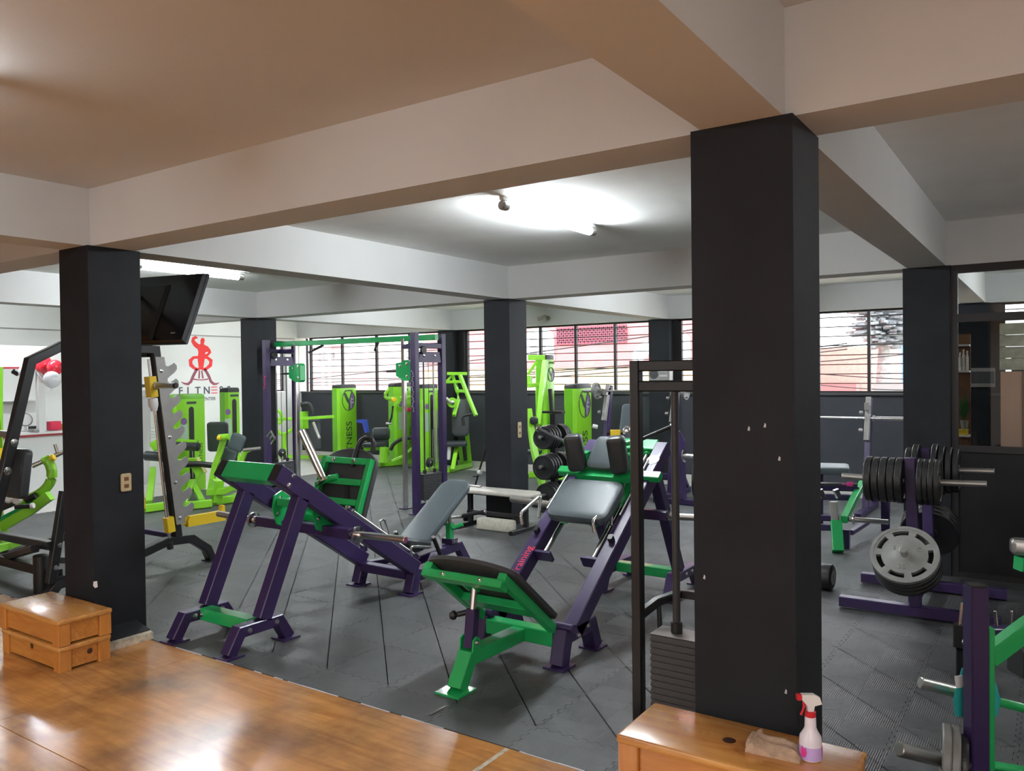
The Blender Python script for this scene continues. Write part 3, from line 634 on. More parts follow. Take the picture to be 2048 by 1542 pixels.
# television, seen from behind
c = V((0.001, 0.930, 2.618)); b = V((0.057, 0.690, 2.074))
u = V((-0.975,-0.222,0)).normalized(); vv = (b-c); vv = vv-u*vv.dot(u); hgt = vv.length; vv.normalize(); nn = u.cross(vv).normalized()
if nn.y > 0: nn = -nn
t = thing('television', 'black television on a bracket behind the left black column, tilted downwards', 'television', (-0.18, 0.5, 2.3))
c = c-nn*0.03+u*0.035
def slab(a0, a1, b0, b1, d0, d1, ch=0.0):
    P = [c+u*a+vv*bb for a, bb in ((a0,b0),(a1,b0),(a1,b1),(a0,b1))]; Q = [c+u*a+vv*bb for a, bb in ((a0+ch,b0+ch),(a1-ch,b0+ch),(a1-ch,b1-ch),(a0+ch,b1-ch))]
    return MB().loft([[p+nn*d0 for p in P], [p+nn*d1 for p in Q]])
part(t, 'bezel', slab(0, 0.88, 0, hgt, -0.025, 0.0), 'tvblack')
part(t, 'back_cover', slab(0.004, 0.876, 0.004, hgt-0.004, 0.0005, 0.03, 0.012), 'tvblack')
part(t, 'back_box', slab(0.30, 0.70, 0.10, hgt-0.02, 0.031, 0.055, 0.02), 'blackpl')
part(t, 'screen', slab(0.012, 0.868, 0.012, hgt-0.02, -0.0265, -0.0255), 'tvblack')
part(t, 'badge', slab(0.10, 0.14, hgt-0.075, hgt-0.069, 0.0305, 0.032), 'whiteprint')
part(t, 'mount_plate', MB().box((-0.30,0.372,2.13),(-0.08,0.385,2.43)), 'black')
for z in (2.2, 2.37): part(t, 'mount_arm', MB().bar([(-0.2,0.386,z),(-0.2,0.42,z),c+u*0.55+vv*(hgt*(0.75 if z < 2.3 else 0.35))+nn*0.06], 0.03), 'black')

# ================================================================== wooden step boxes, bench, cloth and spray bottle
def step_box(label, x0, x1, y0, y1, z0, z1, group, knot=None):
    t = thing('wooden_step_box', label, 'step box', ((x0+x1)/2, (y0+y1)/2, z0), group)
    th = 0.028; pw = 0.075
    pad(t, 'top', 'pinetop', ((x0+x1)/2, (y0+y1)/2, z1-th/2), (1,0,0), (0,1,0), x1-x0+0.012, y1-y0+0.012, th, rc=0.012, e=0.007)
    for px_ in (x0, x1-pw):
        for py_ in (y0, y1-pw): box(t, 'corner_post', 'pinepost', (px_, py_, z0+0.0005), (px_+pw, py_+pw, z1-th-0.0005), c=0.004)
    a = 0.016
    box(t, 'front_panel', 'pine', (x0+pw+0.0005, y0+a, z0+0.012), (x1-pw-0.0005, y0+a+0.02, z1-th-0.0005), c=0.002)
    box(t, 'back_panel', 'pine', (x0+pw+0.0005, y1-a-0.02, z0+0.012), (x1-pw-0.0005, y1-a, z1-th-0.0005), c=0.002)
    for xx in (x0+a, x1-a-0.02): box(t, 'side_panel', 'pine', (xx, y0+pw+0.0005, z0+0.012), (xx+0.02, y1-pw-0.0005, z1-th-0.0005), c=0.002)
    return t
G1 = 'wooden step boxes stacked by the left column'
a = step_box('lower wooden step box with two knots, stacked beside the left black column', -0.41, 0.325, -0.395, -0.075, 0.0032, 0.158, G1)
part(a, 'knot', MB().lathe((-0.05,-0.3795,0.105), (0,-1,0), [(0.021,0),(0.018,0.0015)], 12), 'knot'); part(a, 'knot', MB().lathe((0.3095,-0.20,0.085), (1,0,0), [(0.018,0),(0.015,0.0015)], 12), 'knot')
a = step_box('upper wooden step box of the pair stacked beside the left black column', -0.43, 0.325, -0.40, -0.065, 0.1625, 0.325, G1)
bx = step_box('tall wooden bench box under the spray bottle, in front of the big black column', 4.085, 4.84, -0.345, -0.022, 0.0032, 0.525, None)
kp = V((4.431,-0.183,0.525))
part(bx, 'knot', MB().lathe((kp.x,kp.y,0.5255), (0,0,1), [(0.026,0),(0.022,0.0012),(0.01,0.0014)], 16), 'knot')
# cloth: folded, with a rolled left end
co = V((4.59,-0.174,0.526))
t = thing('folded_cloth', 'tan cloth folded on the wooden bench box beside the spray bottle', 'cloth', (co.x, co.y, 0.5262))
cu = (V((4.685,-0.213,0.526))-V((4.535,-0.218,0.526))).normalized(); cv = V((-cu.y, cu.x, 0))
mb = MB(); nx, ny = 22, 12; L_, W_ = 0.175, 0.125; rr = random.Random(11)
top = []
for i in range(nx+1):
    row = []
    for j in range(ny+1):
        s = i/nx; q = j/ny; x = (s-0.5)*L_; y = (q-0.5)*W_*(1.0-0.12*s)
        edge = min(1, min(q, 1-q)*6)*min(1, (1-s)*8)
        z = 0.034*(0.42+0.58*edge)+0.006*math.sin(9*s+3*q)+0.004*math.sin(17*q+5*s)
        if s < 0.18: z = 0.036*math.sqrt(max(0.05, 1-((0.18-s)/0.18)**2))+0.002
        z *= (1.05-0.30*s)
        row.append(V((co.x, co.y, 0.5265+max(0.004, z)))+cu*x+cv*y)
    top.append(row)
vs = [p for r_ in top for p in r_]; n1 = ny+1
fs = [(i*n1+j, (i+1)*n1+j, (i+1)*n1+j+1, i*n1+j+1) for i in range(nx) for j in range(ny)]
base_i = len(vs); vs2 = [V((p.x, p.y, 0.5265)) for p in vs]
allv = vs+vs2; fs += [(b+base_i, a+base_i, d+base_i, c+base_i) for a, b, c, d in [(f[0],f[1],f[2],f[3]) for f in fs]]
rim = [i*n1 for i in range(nx+1)]+[nx*n1+j for j in range(1, n1)]+[i*n1+ny for i in range(nx-1, -1, -1)]+[j for j in range(ny-1, 0, -1)]
fs += [(rim[i], rim[(i+1) % len(rim)], rim[(i+1) % len(rim)]+base_i, rim[i]+base_i) for i in range(len(rim))]
part(t, 'fold', MB().add(allv, fs), 'cloth')
q0 = co-cu*L_*0.5
part(t, 'rolled_end', MB().loft([[q0+cv*(W_*0.46*math.cos(a)*1.0)+cu*(0.004*k)+V((0,0,0.0195+0.0185*math.sin(a)*(1 if k < 2 else 0.5))) for a in [i*math.pi/8 for i in range(16)]] for k in (0,1,4)]), 'cloth')
# spray bottle
bc = V((4.699,-0.167,0.526))
t = thing('spray_bottle', 'white trigger spray bottle with red collar and lilac liquid on the bench box', 'spray bottle', (bc.x, bc.y, 0.5262))
part(t, 'bottle', MB().lathe((bc.x,bc.y,0.5262), (0,0,1), [(0.030,0),(0.035,0.004),(0.0355,0.06),(0.034,0.075),(0.022,0.096),(0.0185,0.105),(0.0175,0.140),(0.014,0.142)], 28), 'bottle')
part(t, 'liquid_band', MB().lathe((bc.x,bc.y,0.5262), (0,0,1), [(0.0352,0.006),(0.0361,0.007),(0.0361,0.047),(0.0352,0.048)], 28), 'liquid')
side = V((rv.x, rv.y, 0)).normalized(); toc = V((-fw.x, -fw.y, 0)).normalized()
for s in (-0.82, 0.92):
    d = (side*s+toc*math.sqrt(1-min(1,s*s))).normalized(); e1 = V((-d.y, d.x, 0))
    part(t, 'label_print', MB().prism([V((bc.x,bc.y,0.0))+d*0.0362+e1*x+V((0,0,0.5262+z)) for x, z in ((-0.010,0.018),(-0.003,0.014),(0.006,0.017),(0.011,0.030),(0.007,0.050),(0.001,0.040),(-0.005,0.052),(-0.011,0.038))], d*0.0008), 'pinklabel')
part(t, 'collar', MB().lathe((bc.x,bc.y,0.5262+0.1385), (0,0,1), [(0.0165,0),(0.0175,0.002),(0.0175,0.018),(0.015,0.02)], 20), 'redpl')
def sp(a, z): return V((bc.x,bc.y,0.5262+z))+side*a
w = toc*0.019
prof = [(-0.030,0.196),(-0.030,0.214),(0.012,0.213),(0.030,0.203),(0.036,0.182),(0.012,0.176),(0.008,0.158),(-0.010,0.158),(-0.012,0.176),(-0.024,0.190)]
part(t, 'sprayer_head', MB().loft([[sp(a*0.97,z)-w*0.5 for a, z in prof], [sp(a,z)-w*0.32 for a, z in prof], [sp(a,z)+w*0.32 for a, z in prof], [sp(a*0.97,z)+w*0.5 for a, z in prof]]), 'whitepl')
part(t, 'nozzle', MB().bar([sp(-0.0305,0.204), sp(-0.044,0.203)], 0.020, 0.020), 'redpl')
part(t, 'trigger', MB().bar([sp(-0.022,0.188), sp(-0.020,0.172), sp(-0.031,0.145)], 0.008, 0.007), 'redpl')

# ================================================================== leg press (left) and hack squat (right): purple and green sled machines
def leg_press():
    X0, X1, XC = 0.37, 0.96, 0.665
    t = thing('leg_press', 'purple and green leg press with its round-topped black foot plate, on the left', 'leg press', (XC, 1.7, 0), None)
    n = V((0, 0.556, 0.831)); d = V((0, 0.831, -0.556))
    for x in (X0, X1):
        a = V((x, 0.74, 1.15)); b = V((x, 2.16, 0.20))
        rail = bar(t, 'rail', 'purple', [a, b], 0.085, 0.125, up=(0,0,1))
        part(rail, 'end_cap', MB().bar([a-d*0.004, a-d*0.0005], 0.075, 0.115), 'blackpl')
        # chrome guide rod over each rail with its end brackets
        g = bar(t, 'rod_bracket', 'purple', [a+d*0.78+n*0.064, a+d*0.78+n*0.105], 0.05, 0.05, up=(0,1,0)); bolt(t, a+d*0.78+n*0.085+V((0.026,0,0)))
        bar(t, 'rod_bracket', 'purple', [a+d*1.66+n*0.064, a+d*1.66+n*0.105], 0.05, 0.05, up=(0,1,0))
        tube(t, 'guide_rod', 'chrome', [a+d*0.74+n*0.092, a+d*1.70+n*0.092], 0.016)
        bar(t, 'upright', 'purple', [(x,0.61,0.185), (x,0.955,0.945)], 0.085, 0.105, up=(0,1,0))
        bar(t, 'foot_beam', 'purple', [(x,0.34,0.012), (x,0.425,0.148), (x,0.735,0.148), (x,0.82,0.012)], 0.085, 0.075, up=(0,0,1))
        foot(t, x, 0.35); foot(t, x, 0.81)
        bar(t, 'front_leg', 'purple', [(x,2.165,0.20), (x,2.10,0.012)], 0.09, 0.095, up=(0,1,0)); foot(t, x, 2.10, 0.15)
        for q in ((0.86,1.115),(0.82,1.055)): bolt(t, (x+0.043, q[0], q[1]), r=0.015)
        for q in ((0.48,0.148),(0.70,0.148)): bolt(t, (x+0.043, q[0], q[1]), r=0.014)
        bolt(t, (x+0.046, 2.25, 0.14), r=0.015)
        # chrome safety lever
        tube(t, 'safety_lever', 'chrome', bend([(x+0.02,2.10,0.27),(x+0.03,2.08,0.40),(x+0.06,2.30,0.36)], 0.03), 0.011)
        tube(t, 'safety_catch', 'chrome', bend([(x+0.005,1.80,0.53),(x+0.005,1.74,0.66),(x+0.005,1.80,0.67),(x+0.005,1.86,0.50)], 0.02), 0.009)
    bar(t, 'top_crossbar', 'green', [(X0+0.044,0.775,1.128),(X1-0.044,0.775,1.128)], 0.085, 0.13, up=n)
    bar(t, 'rear_crossbar', 'green', [(X0+0.044,0.57,0.150),(X1-0.044,0.57,0.150)], 0.10, 0.085)
    bolt(t, (X0+0.06,0.519,0.15), (0,-1,0))
    bar(t, 'front_crossbar', 'purple', [(X0+0.044,2.13,0.155),(X1-0.044,2.13,0.155)], 0.09, 0.075)
    bar(t, 'seat_beam', 'purple', [(XC,2.18,0.155),(XC,3.12,0.185),(XC,3.24,0.012)], 0.08, 0.08)
    bar(t, 'side_beam', 'purple', [(X1,2.20,0.14),(X1-0.02,2.38,0.13),(XC+0.05,2.72,0.165)], 0.08, 0.085)
    bar(t, 'side_beam', 'purple', [(X0,2.20,0.14),(X0+0.02,2.38,0.13),(XC-0.05,2.72,0.165)], 0.08, 0.085)
    foot(t, XC, 3.24, 0.16)
    # seat, backrest and its green telescopic post
    pad(t, 'seat', 'vinyl', (XC,2.42,0.335), (1,0,0), (0,0.97,-0.18), 0.34, 0.28, 0.07)
    bar(t, 'seat_bracket', 'green', [(XC,2.42,0.195),(XC,2.42,0.30)], 0.08, 0.08, up=(0,1,0))
    bu, bv = V((1,0,0)), V((0,0.66,0.44)).normalized()
    pad(t, 'backrest', 'vinylgrey', V((XC-0.02,2.80,0.525)), bu, bv, 0.33, 0.93, 0.065, rc=0.11, e=0.02)
    post = bar(t, 'backrest_post', 'green', [(XC,3.0,0.225),(XC,3.0,0.42)], 0.06, 0.06, up=(0,1,0))
    part(t, 'backrest_post_base', MB().box((XC-0.06,2.955,0.226),(XC+0.06,3.045,0.275)), 'purple'); bolt(t, (XC+0.061,2.98,0.25)); bolt(t, (XC+0.061,3.02,0.25))
    tube(t, 'backrest_strut', 'steel', [(XC,3.0,0.42),(XC,2.98,0.585)], 0.022)
    cyl(t, 'pull_pin', 'chrome', (XC-0.03,3.0,0.40), (XC-0.14,2.97,0.40), 0.012); cyl(t, 'pull_pin_sleeve', 'green', (XC+0.03,3.0,0.37), (XC+0.12,3.05,0.41), 0.020)
    for s in (-1, 1):
        tube(t, 'back_handle', 'blackpl', [(XC+s*0.10,3.06,0.48),(XC+s*0.30,3.14,0.53)], 0.018)
        cyl(t, 'back_handle_end', 'chrome', (XC+s*0.30,3.14,0.53), (XC+s*0.315,3.146,0.533), 0.021)
        tube(t, 'seat_handle', 'blackpl', [(XC+s*0.22,2.62,0.17),(XC+s*0.22,2.50,0.385)], 0.019)
        cyl(t, 'seat_handle_end', 'chrome', (XC+s*0.22,2.50,0.385), (XC+s*0.22,2.491,0.402), 0.021)
    # the carriage
    part(t, 'carriage_axle', MB().bar([(0.14,1.25,0.665),(1.16,1.25,0.665)], 0.075, 0.075), 'purple')
    for s, xa in ((-1, 0.14), (1, 1.16)):
        p = V((xa,1.25,0.665)); q = V((s,0,0.02))
        part(t, 'peg_collar', MB().lathe(p, q, [(0.032,0),(0.034,0.004),(0.034,0.05),(0.060,0.055),(0.062,0.065),(0.060,0.075),(0.030,0.08)], 20), 'chrome')
        cyl(t, 'weight_peg', 'chrome', p+q*0.08, p+q*0.52, 0.025)
    for x in (X0+0.075, X1-0.075):
        part(t, 'carriage_plate', MB().prism([(x-0.008,a,b) for a, b in ((1.13,0.80),(1.15,0.90),(1.22,0.93),(1.30,0.87),(1.66,0.70),(1.60,0.62),(1.30,0.62),(1.17,0.68))], (0.016,0,0)), 'green')
        for q in ((1.20,0.88),(1.18,0.76)): bolt(t, (x+0.009, q[0], q[1]))
    bar(t, 'carriage_beam', 'green', [(X0+0.09,1.20,0.85),(X1-0.09,1.20,0.85)], 0.07, 0.06)
    bar(t, 'carriage_beam', 'green', [(X0+0.09,1.46,0.70),(X1-0.09,1.46,0.70)], 0.09, 0.06)
    pv = V((0,0.155,0.40)).normalized(); pn = V((0,0.40,-0.155)).normalized()
    o = V((0.655,1.715,1.12)); L0, L1 = o.x-0.25, o.x+0.25
    def F(x, s, k=0.0): return V((x,0,0))+V((0,o.y,o.z))-pv*s+pn*k
    for x in (L0, L1): bar(t, 'plate_frame', 'green', [F(x,-0.025), F(x,0.50)], 0.05, 0.05, up=pn)
    for s in (0.0, 0.17, 0.33): bar(t, 'plate_frame', 'green', [F(L0+0.0255,s), F(L1-0.0255,s)], 0.05, 0.048, up=pn)
    for x in (L0+0.12, L1-0.16): bolt(t, F(x,0.0,-0.026), -pn, r=0.016)
    out = [(-0.275,0.56),(0.275,0.56),(0.29,0.5),(0.29,0.03)]+[(0.29*math.cos(a), 0.02-0.135*math.sin(a)) for a in [i*math.pi/14 for i in range(1,14)]]+[(-0.29,0.03),(-0.29,0.5)]
    part(t, 'foot_plate_board', MB().loft([[F(o.x+x*k, s if k == 1 else 0.25+(s-0.25)*k, dd) for x, s in out] for k, dd in ((0.985,0.026),(1,0.03),(1,0.062),(0.985,0.066))]), 'rubberpad')
    tube(t, 'plate_handle', 'black', bend([F(0.715,0.04,0.0),F(0.715,-0.135,0.01),F(0.74,-0.20,0.015),F(0.835,-0.20,0.03),F(0.855,-0.15,0.045),F(0.855,-0.10,0.045)], 0.04), 0.019)
    part(t, 'brace', MB().bar([F(0.70,0.17,-0.0),F(0.78,0.40,0.02)], 0.03, 0.01), 'black')
    part(t, 'white_tag', MB().bar([F(L1-0.09,0.36,-0.03),F(L1-0.09,0.46,-0.03)], 0.05, 0.004, up=pn), 'whitepl', 'white tag on the plate frame')
    tube(t, 'horn_bracket', 'green', bend([F(0.62,0.14,-0.03),V((0.56,1.61,0.99)),V((0.40,1.62,0.93))], 0.05), 0.026)
    cyl(t, 'storage_horn', 'chrome', (0.50,1.61,0.965), (0.27,1.58,1.36), 0.033); 
    part(t, 'horn_collar', MB().lathe((0.505,1.611,0.955), (-0.50,-0.06,0.86), [(0.035,0),(0.065,0.004),(0.065,0.016),(0.035,0.02)], 18), 'chrome')
    return t
leg_press()

def hack_squat():
    X0, X1, XC = 2.24, 2.84, 2.54
    t = thing('hack_squat', 'purple and green hack squat with black shoulder pads and tilted foot plate, centre', 'hack squat machine', (XC, 2.0, 0))
    d = V((0, 1.45, 1.03)).normalized(); n = V((0,-d.z,d.y))
    for x in (X0, X1):
        a = V((x,1.50,0.185)); b = V((x,2.95,1.215))
        bar(t, 'rail', 'purple', [a, b], 0.095, 0.115)
        g0 = bar(t, 'rod_bracket', 'purple', [a+d*0.55+V((0.11 if x < XC else -0.11,0,0.0)), a+d*0.57+V((0.11 if x < XC else -0.11,0,0.0))], 0.14, 0.09)
        gx = V((0.105 if x < XC else -0.105,0,0.0))
        tube(t, 'guide_rod', 'chrome', [a+d*0.57+gx, b-d*0.08+gx], 0.022)
        cyl(t, 'rod_stop', 'green', b-d*0.10+gx, b-d*0.06+gx, 0.034)
        tube(t, 'rail_trim_rod', 'chrome', [a+d*0.95+n*0.068+V((-0.03,0,0)), a+d*1.55+n*0.068+V((-0.03,0,0))], 0.010)
        bar(t, 'foot_beam', 'purple', [(x,1.335,0.012),(x,1.385,0.18),(x,1.70,0.18),(x,1.77,0.012)], 0.095, 0.09)
        cyl(t, 'hinge_barrel', 'purple', (x-0.075,1.385,0.235), (x+0.075,1.385,0.235), 0.027)
        foot(t, x, 1.335, 0.15); foot(t, x, 1.77, 0.14)
        bolt(t, (x+0.048,1.62,0.19)); bolt(t, (x+0.048,1.50,0.16))
        bar(t, 'rear_leg', 'purple', [(x,2.80,0.98),(x,3.22,0.21)], 0.08, 0.085, up=(0,1,0))
        bar(t, 'rear_foot_beam', 'purple', [(x,3.02,0.012),(x,3.10,0.165),(x,3.52,0.165),(x,3.64,0.012)], 0.085, 0.08)
        foot(t, x, 3.03, 0.15); foot(t, x, 3.65, 0.15)
        for q in (3.28, 3.40): bolt(t, (x+0.043,q,0.165))
        # safety stops
        tube(t, 'safety_lever', 'chrome', bend([a+d*0.86+n*0.06+V((-0.06,0,0)), a+d*1.02+n*0.13+V((-0.10,0,0)), a+d*0.78+n*0.17+V((-0.14,0,0)), a+d*0.74+n*0.10+V((-0.13,0,0))], 0.03), 0.013)
        bar(t, 'stop_block', 'black', [a+d*0.72+n*0.058, a+d*0.72+n*0.10], 0.035, 0.045, up=(0,1,0))
    bar(t, 'top_crossbar', 'green', [(X0+0.048,2.93,1.205),(X1-0.048,2.93,1.205)], 0.12, 0.10, up=n)
    bar(t, 'rear_crossbar', 'green', [(X0+0.043,3.26,0.165),(X1-0.043,3.26,0.165)], 0.09, 0.08)
    # tilted foot plate
    p0 = V((0,1.385,0.215)); pv = V((0,-0.555,0.44)).normalized(); pn = V((0,0.44,0.555)).normalized()
    bar(t, 'hinge_bar', 'green', [(X0+0.048,1.385,0.16),(X1-0.048,1.385,0.16)], 0.10, 0.095)
    def F(x, s, k=0.0): return V((x,0,0))+p0+pv*s+pn*k
    fx0, fx1 = X0+0.0, X1-0.06
    for x in (fx0, fx1): bar(t, 'plate_frame', 'green', [F(x,0.0,-0.01),F(x,0.72,-0.01)], 0.055, 0.06, up=pn)
    bar(t, 'plate_frame', 'green', [F(fx0-0.02,0.69,-0.045),F(fx1+0.02,0.69,-0.045)], 0.075, 0.05, up=pn)
    bar(t, 'plate_frame', 'green', [F(fx0+0.028,0.28,-0.01),F(fx1-0.028,0.28,-0.01)], 0.11, 0.05, up=pn)
    for x in (fx0+0.14, fx1-0.13): bolt(t, F(x,0.728,-0.045), pv, r=0.011)
    out = [(-0.30,0.10),(0.30,0.10),(0.325,0.13),(0.325,0.66)]+[(0.325*math.cos(a), 0.66+0.13*math.sin(a)) for a in [i*math.pi/14 for i in range(1,14)]]+[(-0.325,0.66),(-0.325,0.13)]
    part(t, 'foot_plate_board', MB().loft([[F(XC-0.02+x*k, 0.4+(s-0.4)*k, dd) for x, s in out] for k, dd in ((0.985,0.022),(1,0.026),(1,0.05),(0.985,0.054))]), 'rubberpad')
    # front tee with adjustable strut
    bar(t, 'front_beam', 'green', [(XC,1.334,0.155),(XC,0.80,0.165),(XC,0.70,0.012)], 0.095, 0.085)
    foot(t, XC, 0.69, 0.17, 'green')
    for s in (-1, 1): part(t, 'lug', MB().prism([(XC+s*0.046-0.005,0.79,0.20),(XC+s*0.046-0.005,0.87,0.20),(XC+s*0.046-0.005,0.86,0.27),(XC+s*0.046-0.005,0.83,0.285),(XC+s*0.046-0.005,0.80,0.27)], (0.010,0,0)), 'green'); bolt(t, (XC+s*0.052,0.83,0.25), (s,0,0))
    bar(t, 'strut_tube', 'purple', [(XC,0.83,0.215),(XC,0.86,0.43)], 0.062, 0.062, up=(0,1,0))
    tube(t, 'strut_rod', 'chrome', [(XC,0.86,0.43),(XC,0.885,0.575)], 0.020)
    for s in (-1, 1): part(t, 'strut_lug', MB().prism([(XC+s*0.035-0.005,0.83,0.63),(XC+s*0.035-0.005,0.90,0.56),(XC+s*0.035-0.005,0.87,0.53),(XC+s*0.035-0.005,0.82,0.57)], (0.010,0,0)), 'green')
    cyl(t, 'pull_pin', 'black', (XC-0.031,0.85,0.41), (XC-0.085,0.82,0.395), 0.016); part(t, 'pull_knob', MB().lathe((XC-0.085,0.82,0.395), (-1,-0.5,-0.2), [(0.012,0),(0.026,0.012),(0.028,0.025),(0.020,0.042),(0.005,0.047)], 16), 'blackpl')
    # carriage with back pad, shoulder pads, head pad
    pad(t, 'back_pad', 'vinylgrey', V((XC,2.235,0.872))+n*0.0, (1,0,0), d, 0.50, 0.40, 0.075, rc=0.075, e=0.022)
    bar(t, 'pad_carrier', 'green', [V((XC-0.12,2.12,0.735)), V((XC-0.12,2.62,1.03))], 0.06, 0.04, up=n); bar(t, 'pad_carrier', 'green', [V((XC+0.12,2.12,0.735)), V((XC+0.12,2.62,1.03))], 0.06, 0.04, up=n)
    bar(t, 'carriage_bar', 'green', [(X0-0.12,2.585,1.035),(X1+0.13,2.585,1.035)], 0.07, 0.055, up=n)
    part(t, 'carriage_plate', MB().prism([V((XC-0.17,2.56,1.035)), V((XC+0.22,2.56,1.035)), V((XC+0.24,2.47,0.99)), V((XC-0.20,2.47,0.99))], n*0.05), 'green')
    for x in (X0+0.105, X1-0.105): part(t, 'bearing_block', MB().bar([V((x,2.40,0.822)), V((x,2.66,1.007))], 0.07, 0.07), 'green')
    for x, nm in ((XC-0.19, 0), (XC+0.17, 1)):
        bar(t, 'shoulder_arm', 'green', [(x+0.03,2.56,1.05),(x+0.03,2.53,1.20)], 0.07, 0.05, up=(1,0,0))
        pad(t, 'shoulder_pad', 'vinyl', (x-0.01,2.44,1.20), (0.97,0.25,0.1), V((-0.34 if nm == 0 else -0.20,-0.30,1)), 0.135, 0.285, 0.09, rc=0.035, e=0.018)
        sg = -1 if nm == 0 else 1; h0 = V((x+sg*0.10,2.55,1.30)) if nm else V((2.181,2.56,1.265)); h1 = h0+V((sg*0.20,0.14,0.10)) if nm else V((1.853,2.7,1.349))
        tube(t, 'shoulder_handle_stem', 'green', [(x-0.01,2.51,1.27), h0], 0.020)
        tube(t, 'shoulder_handle', 'blackpl', [h0, h1], 0.015); cyl(t, 'shoulder_handle_end', 'chrome', h1, h1+(h1-h0).normalized()*0.02, 0.024)
    pad(t, 'head_pad', 'vinylgrey', (2.522,2.56,1.19), (1,0,0), V((0,0.50,0.86)), 0.24, 0.27, 0.07, rc=0.05, taper=0.62)
    bar(t, 'head_pad_stem', 'green', [(XC-0.02,2.60,1.05), V((2.501,2.6,1.163))], 0.05, 0.04, up=(1,0,0))
    # weight pegs on the sled axle
    bar(t, 'axle', 'purple', [(X0-0.16,2.62,0.75),(X1+0.17,2.62,0.75)], 0.07, 0.07)
    for s, xa in ((-1, X0-0.16), (1, X1+0.17)):
        p = V((xa,2.62,0.75)); q = V((s,0,0.04))
        part(t, 'peg_collar', MB().lathe(p, q, [(0.03,0),(0.032,0.004),(0.032,0.04),(0.055,0.045),(0.057,0.055),(0.055,0.065),(0.03,0.07)], 20), 'chrome')
        cyl(t, 'weight_peg', 'steel', p+q*0.07, p+q*0.46, 0.026)
    part(t, 'white_sticker', MB().lathe(V((X1,2.78,1.095))+n*0.0585, n, [(0.05,0),(0.05,0.0015),(0.014,0.0015),(0.012,0.003)], 20), 'whitepl', 'round white sticker on the right rail')
    text(t, 'lettering', 'Training', 0.085, V((X0+0.035,1.50,0.185))+d*0.30+n*0.0585, d, (-1,0,0), 'redprint', 0.001)
    return t
hack_squat()

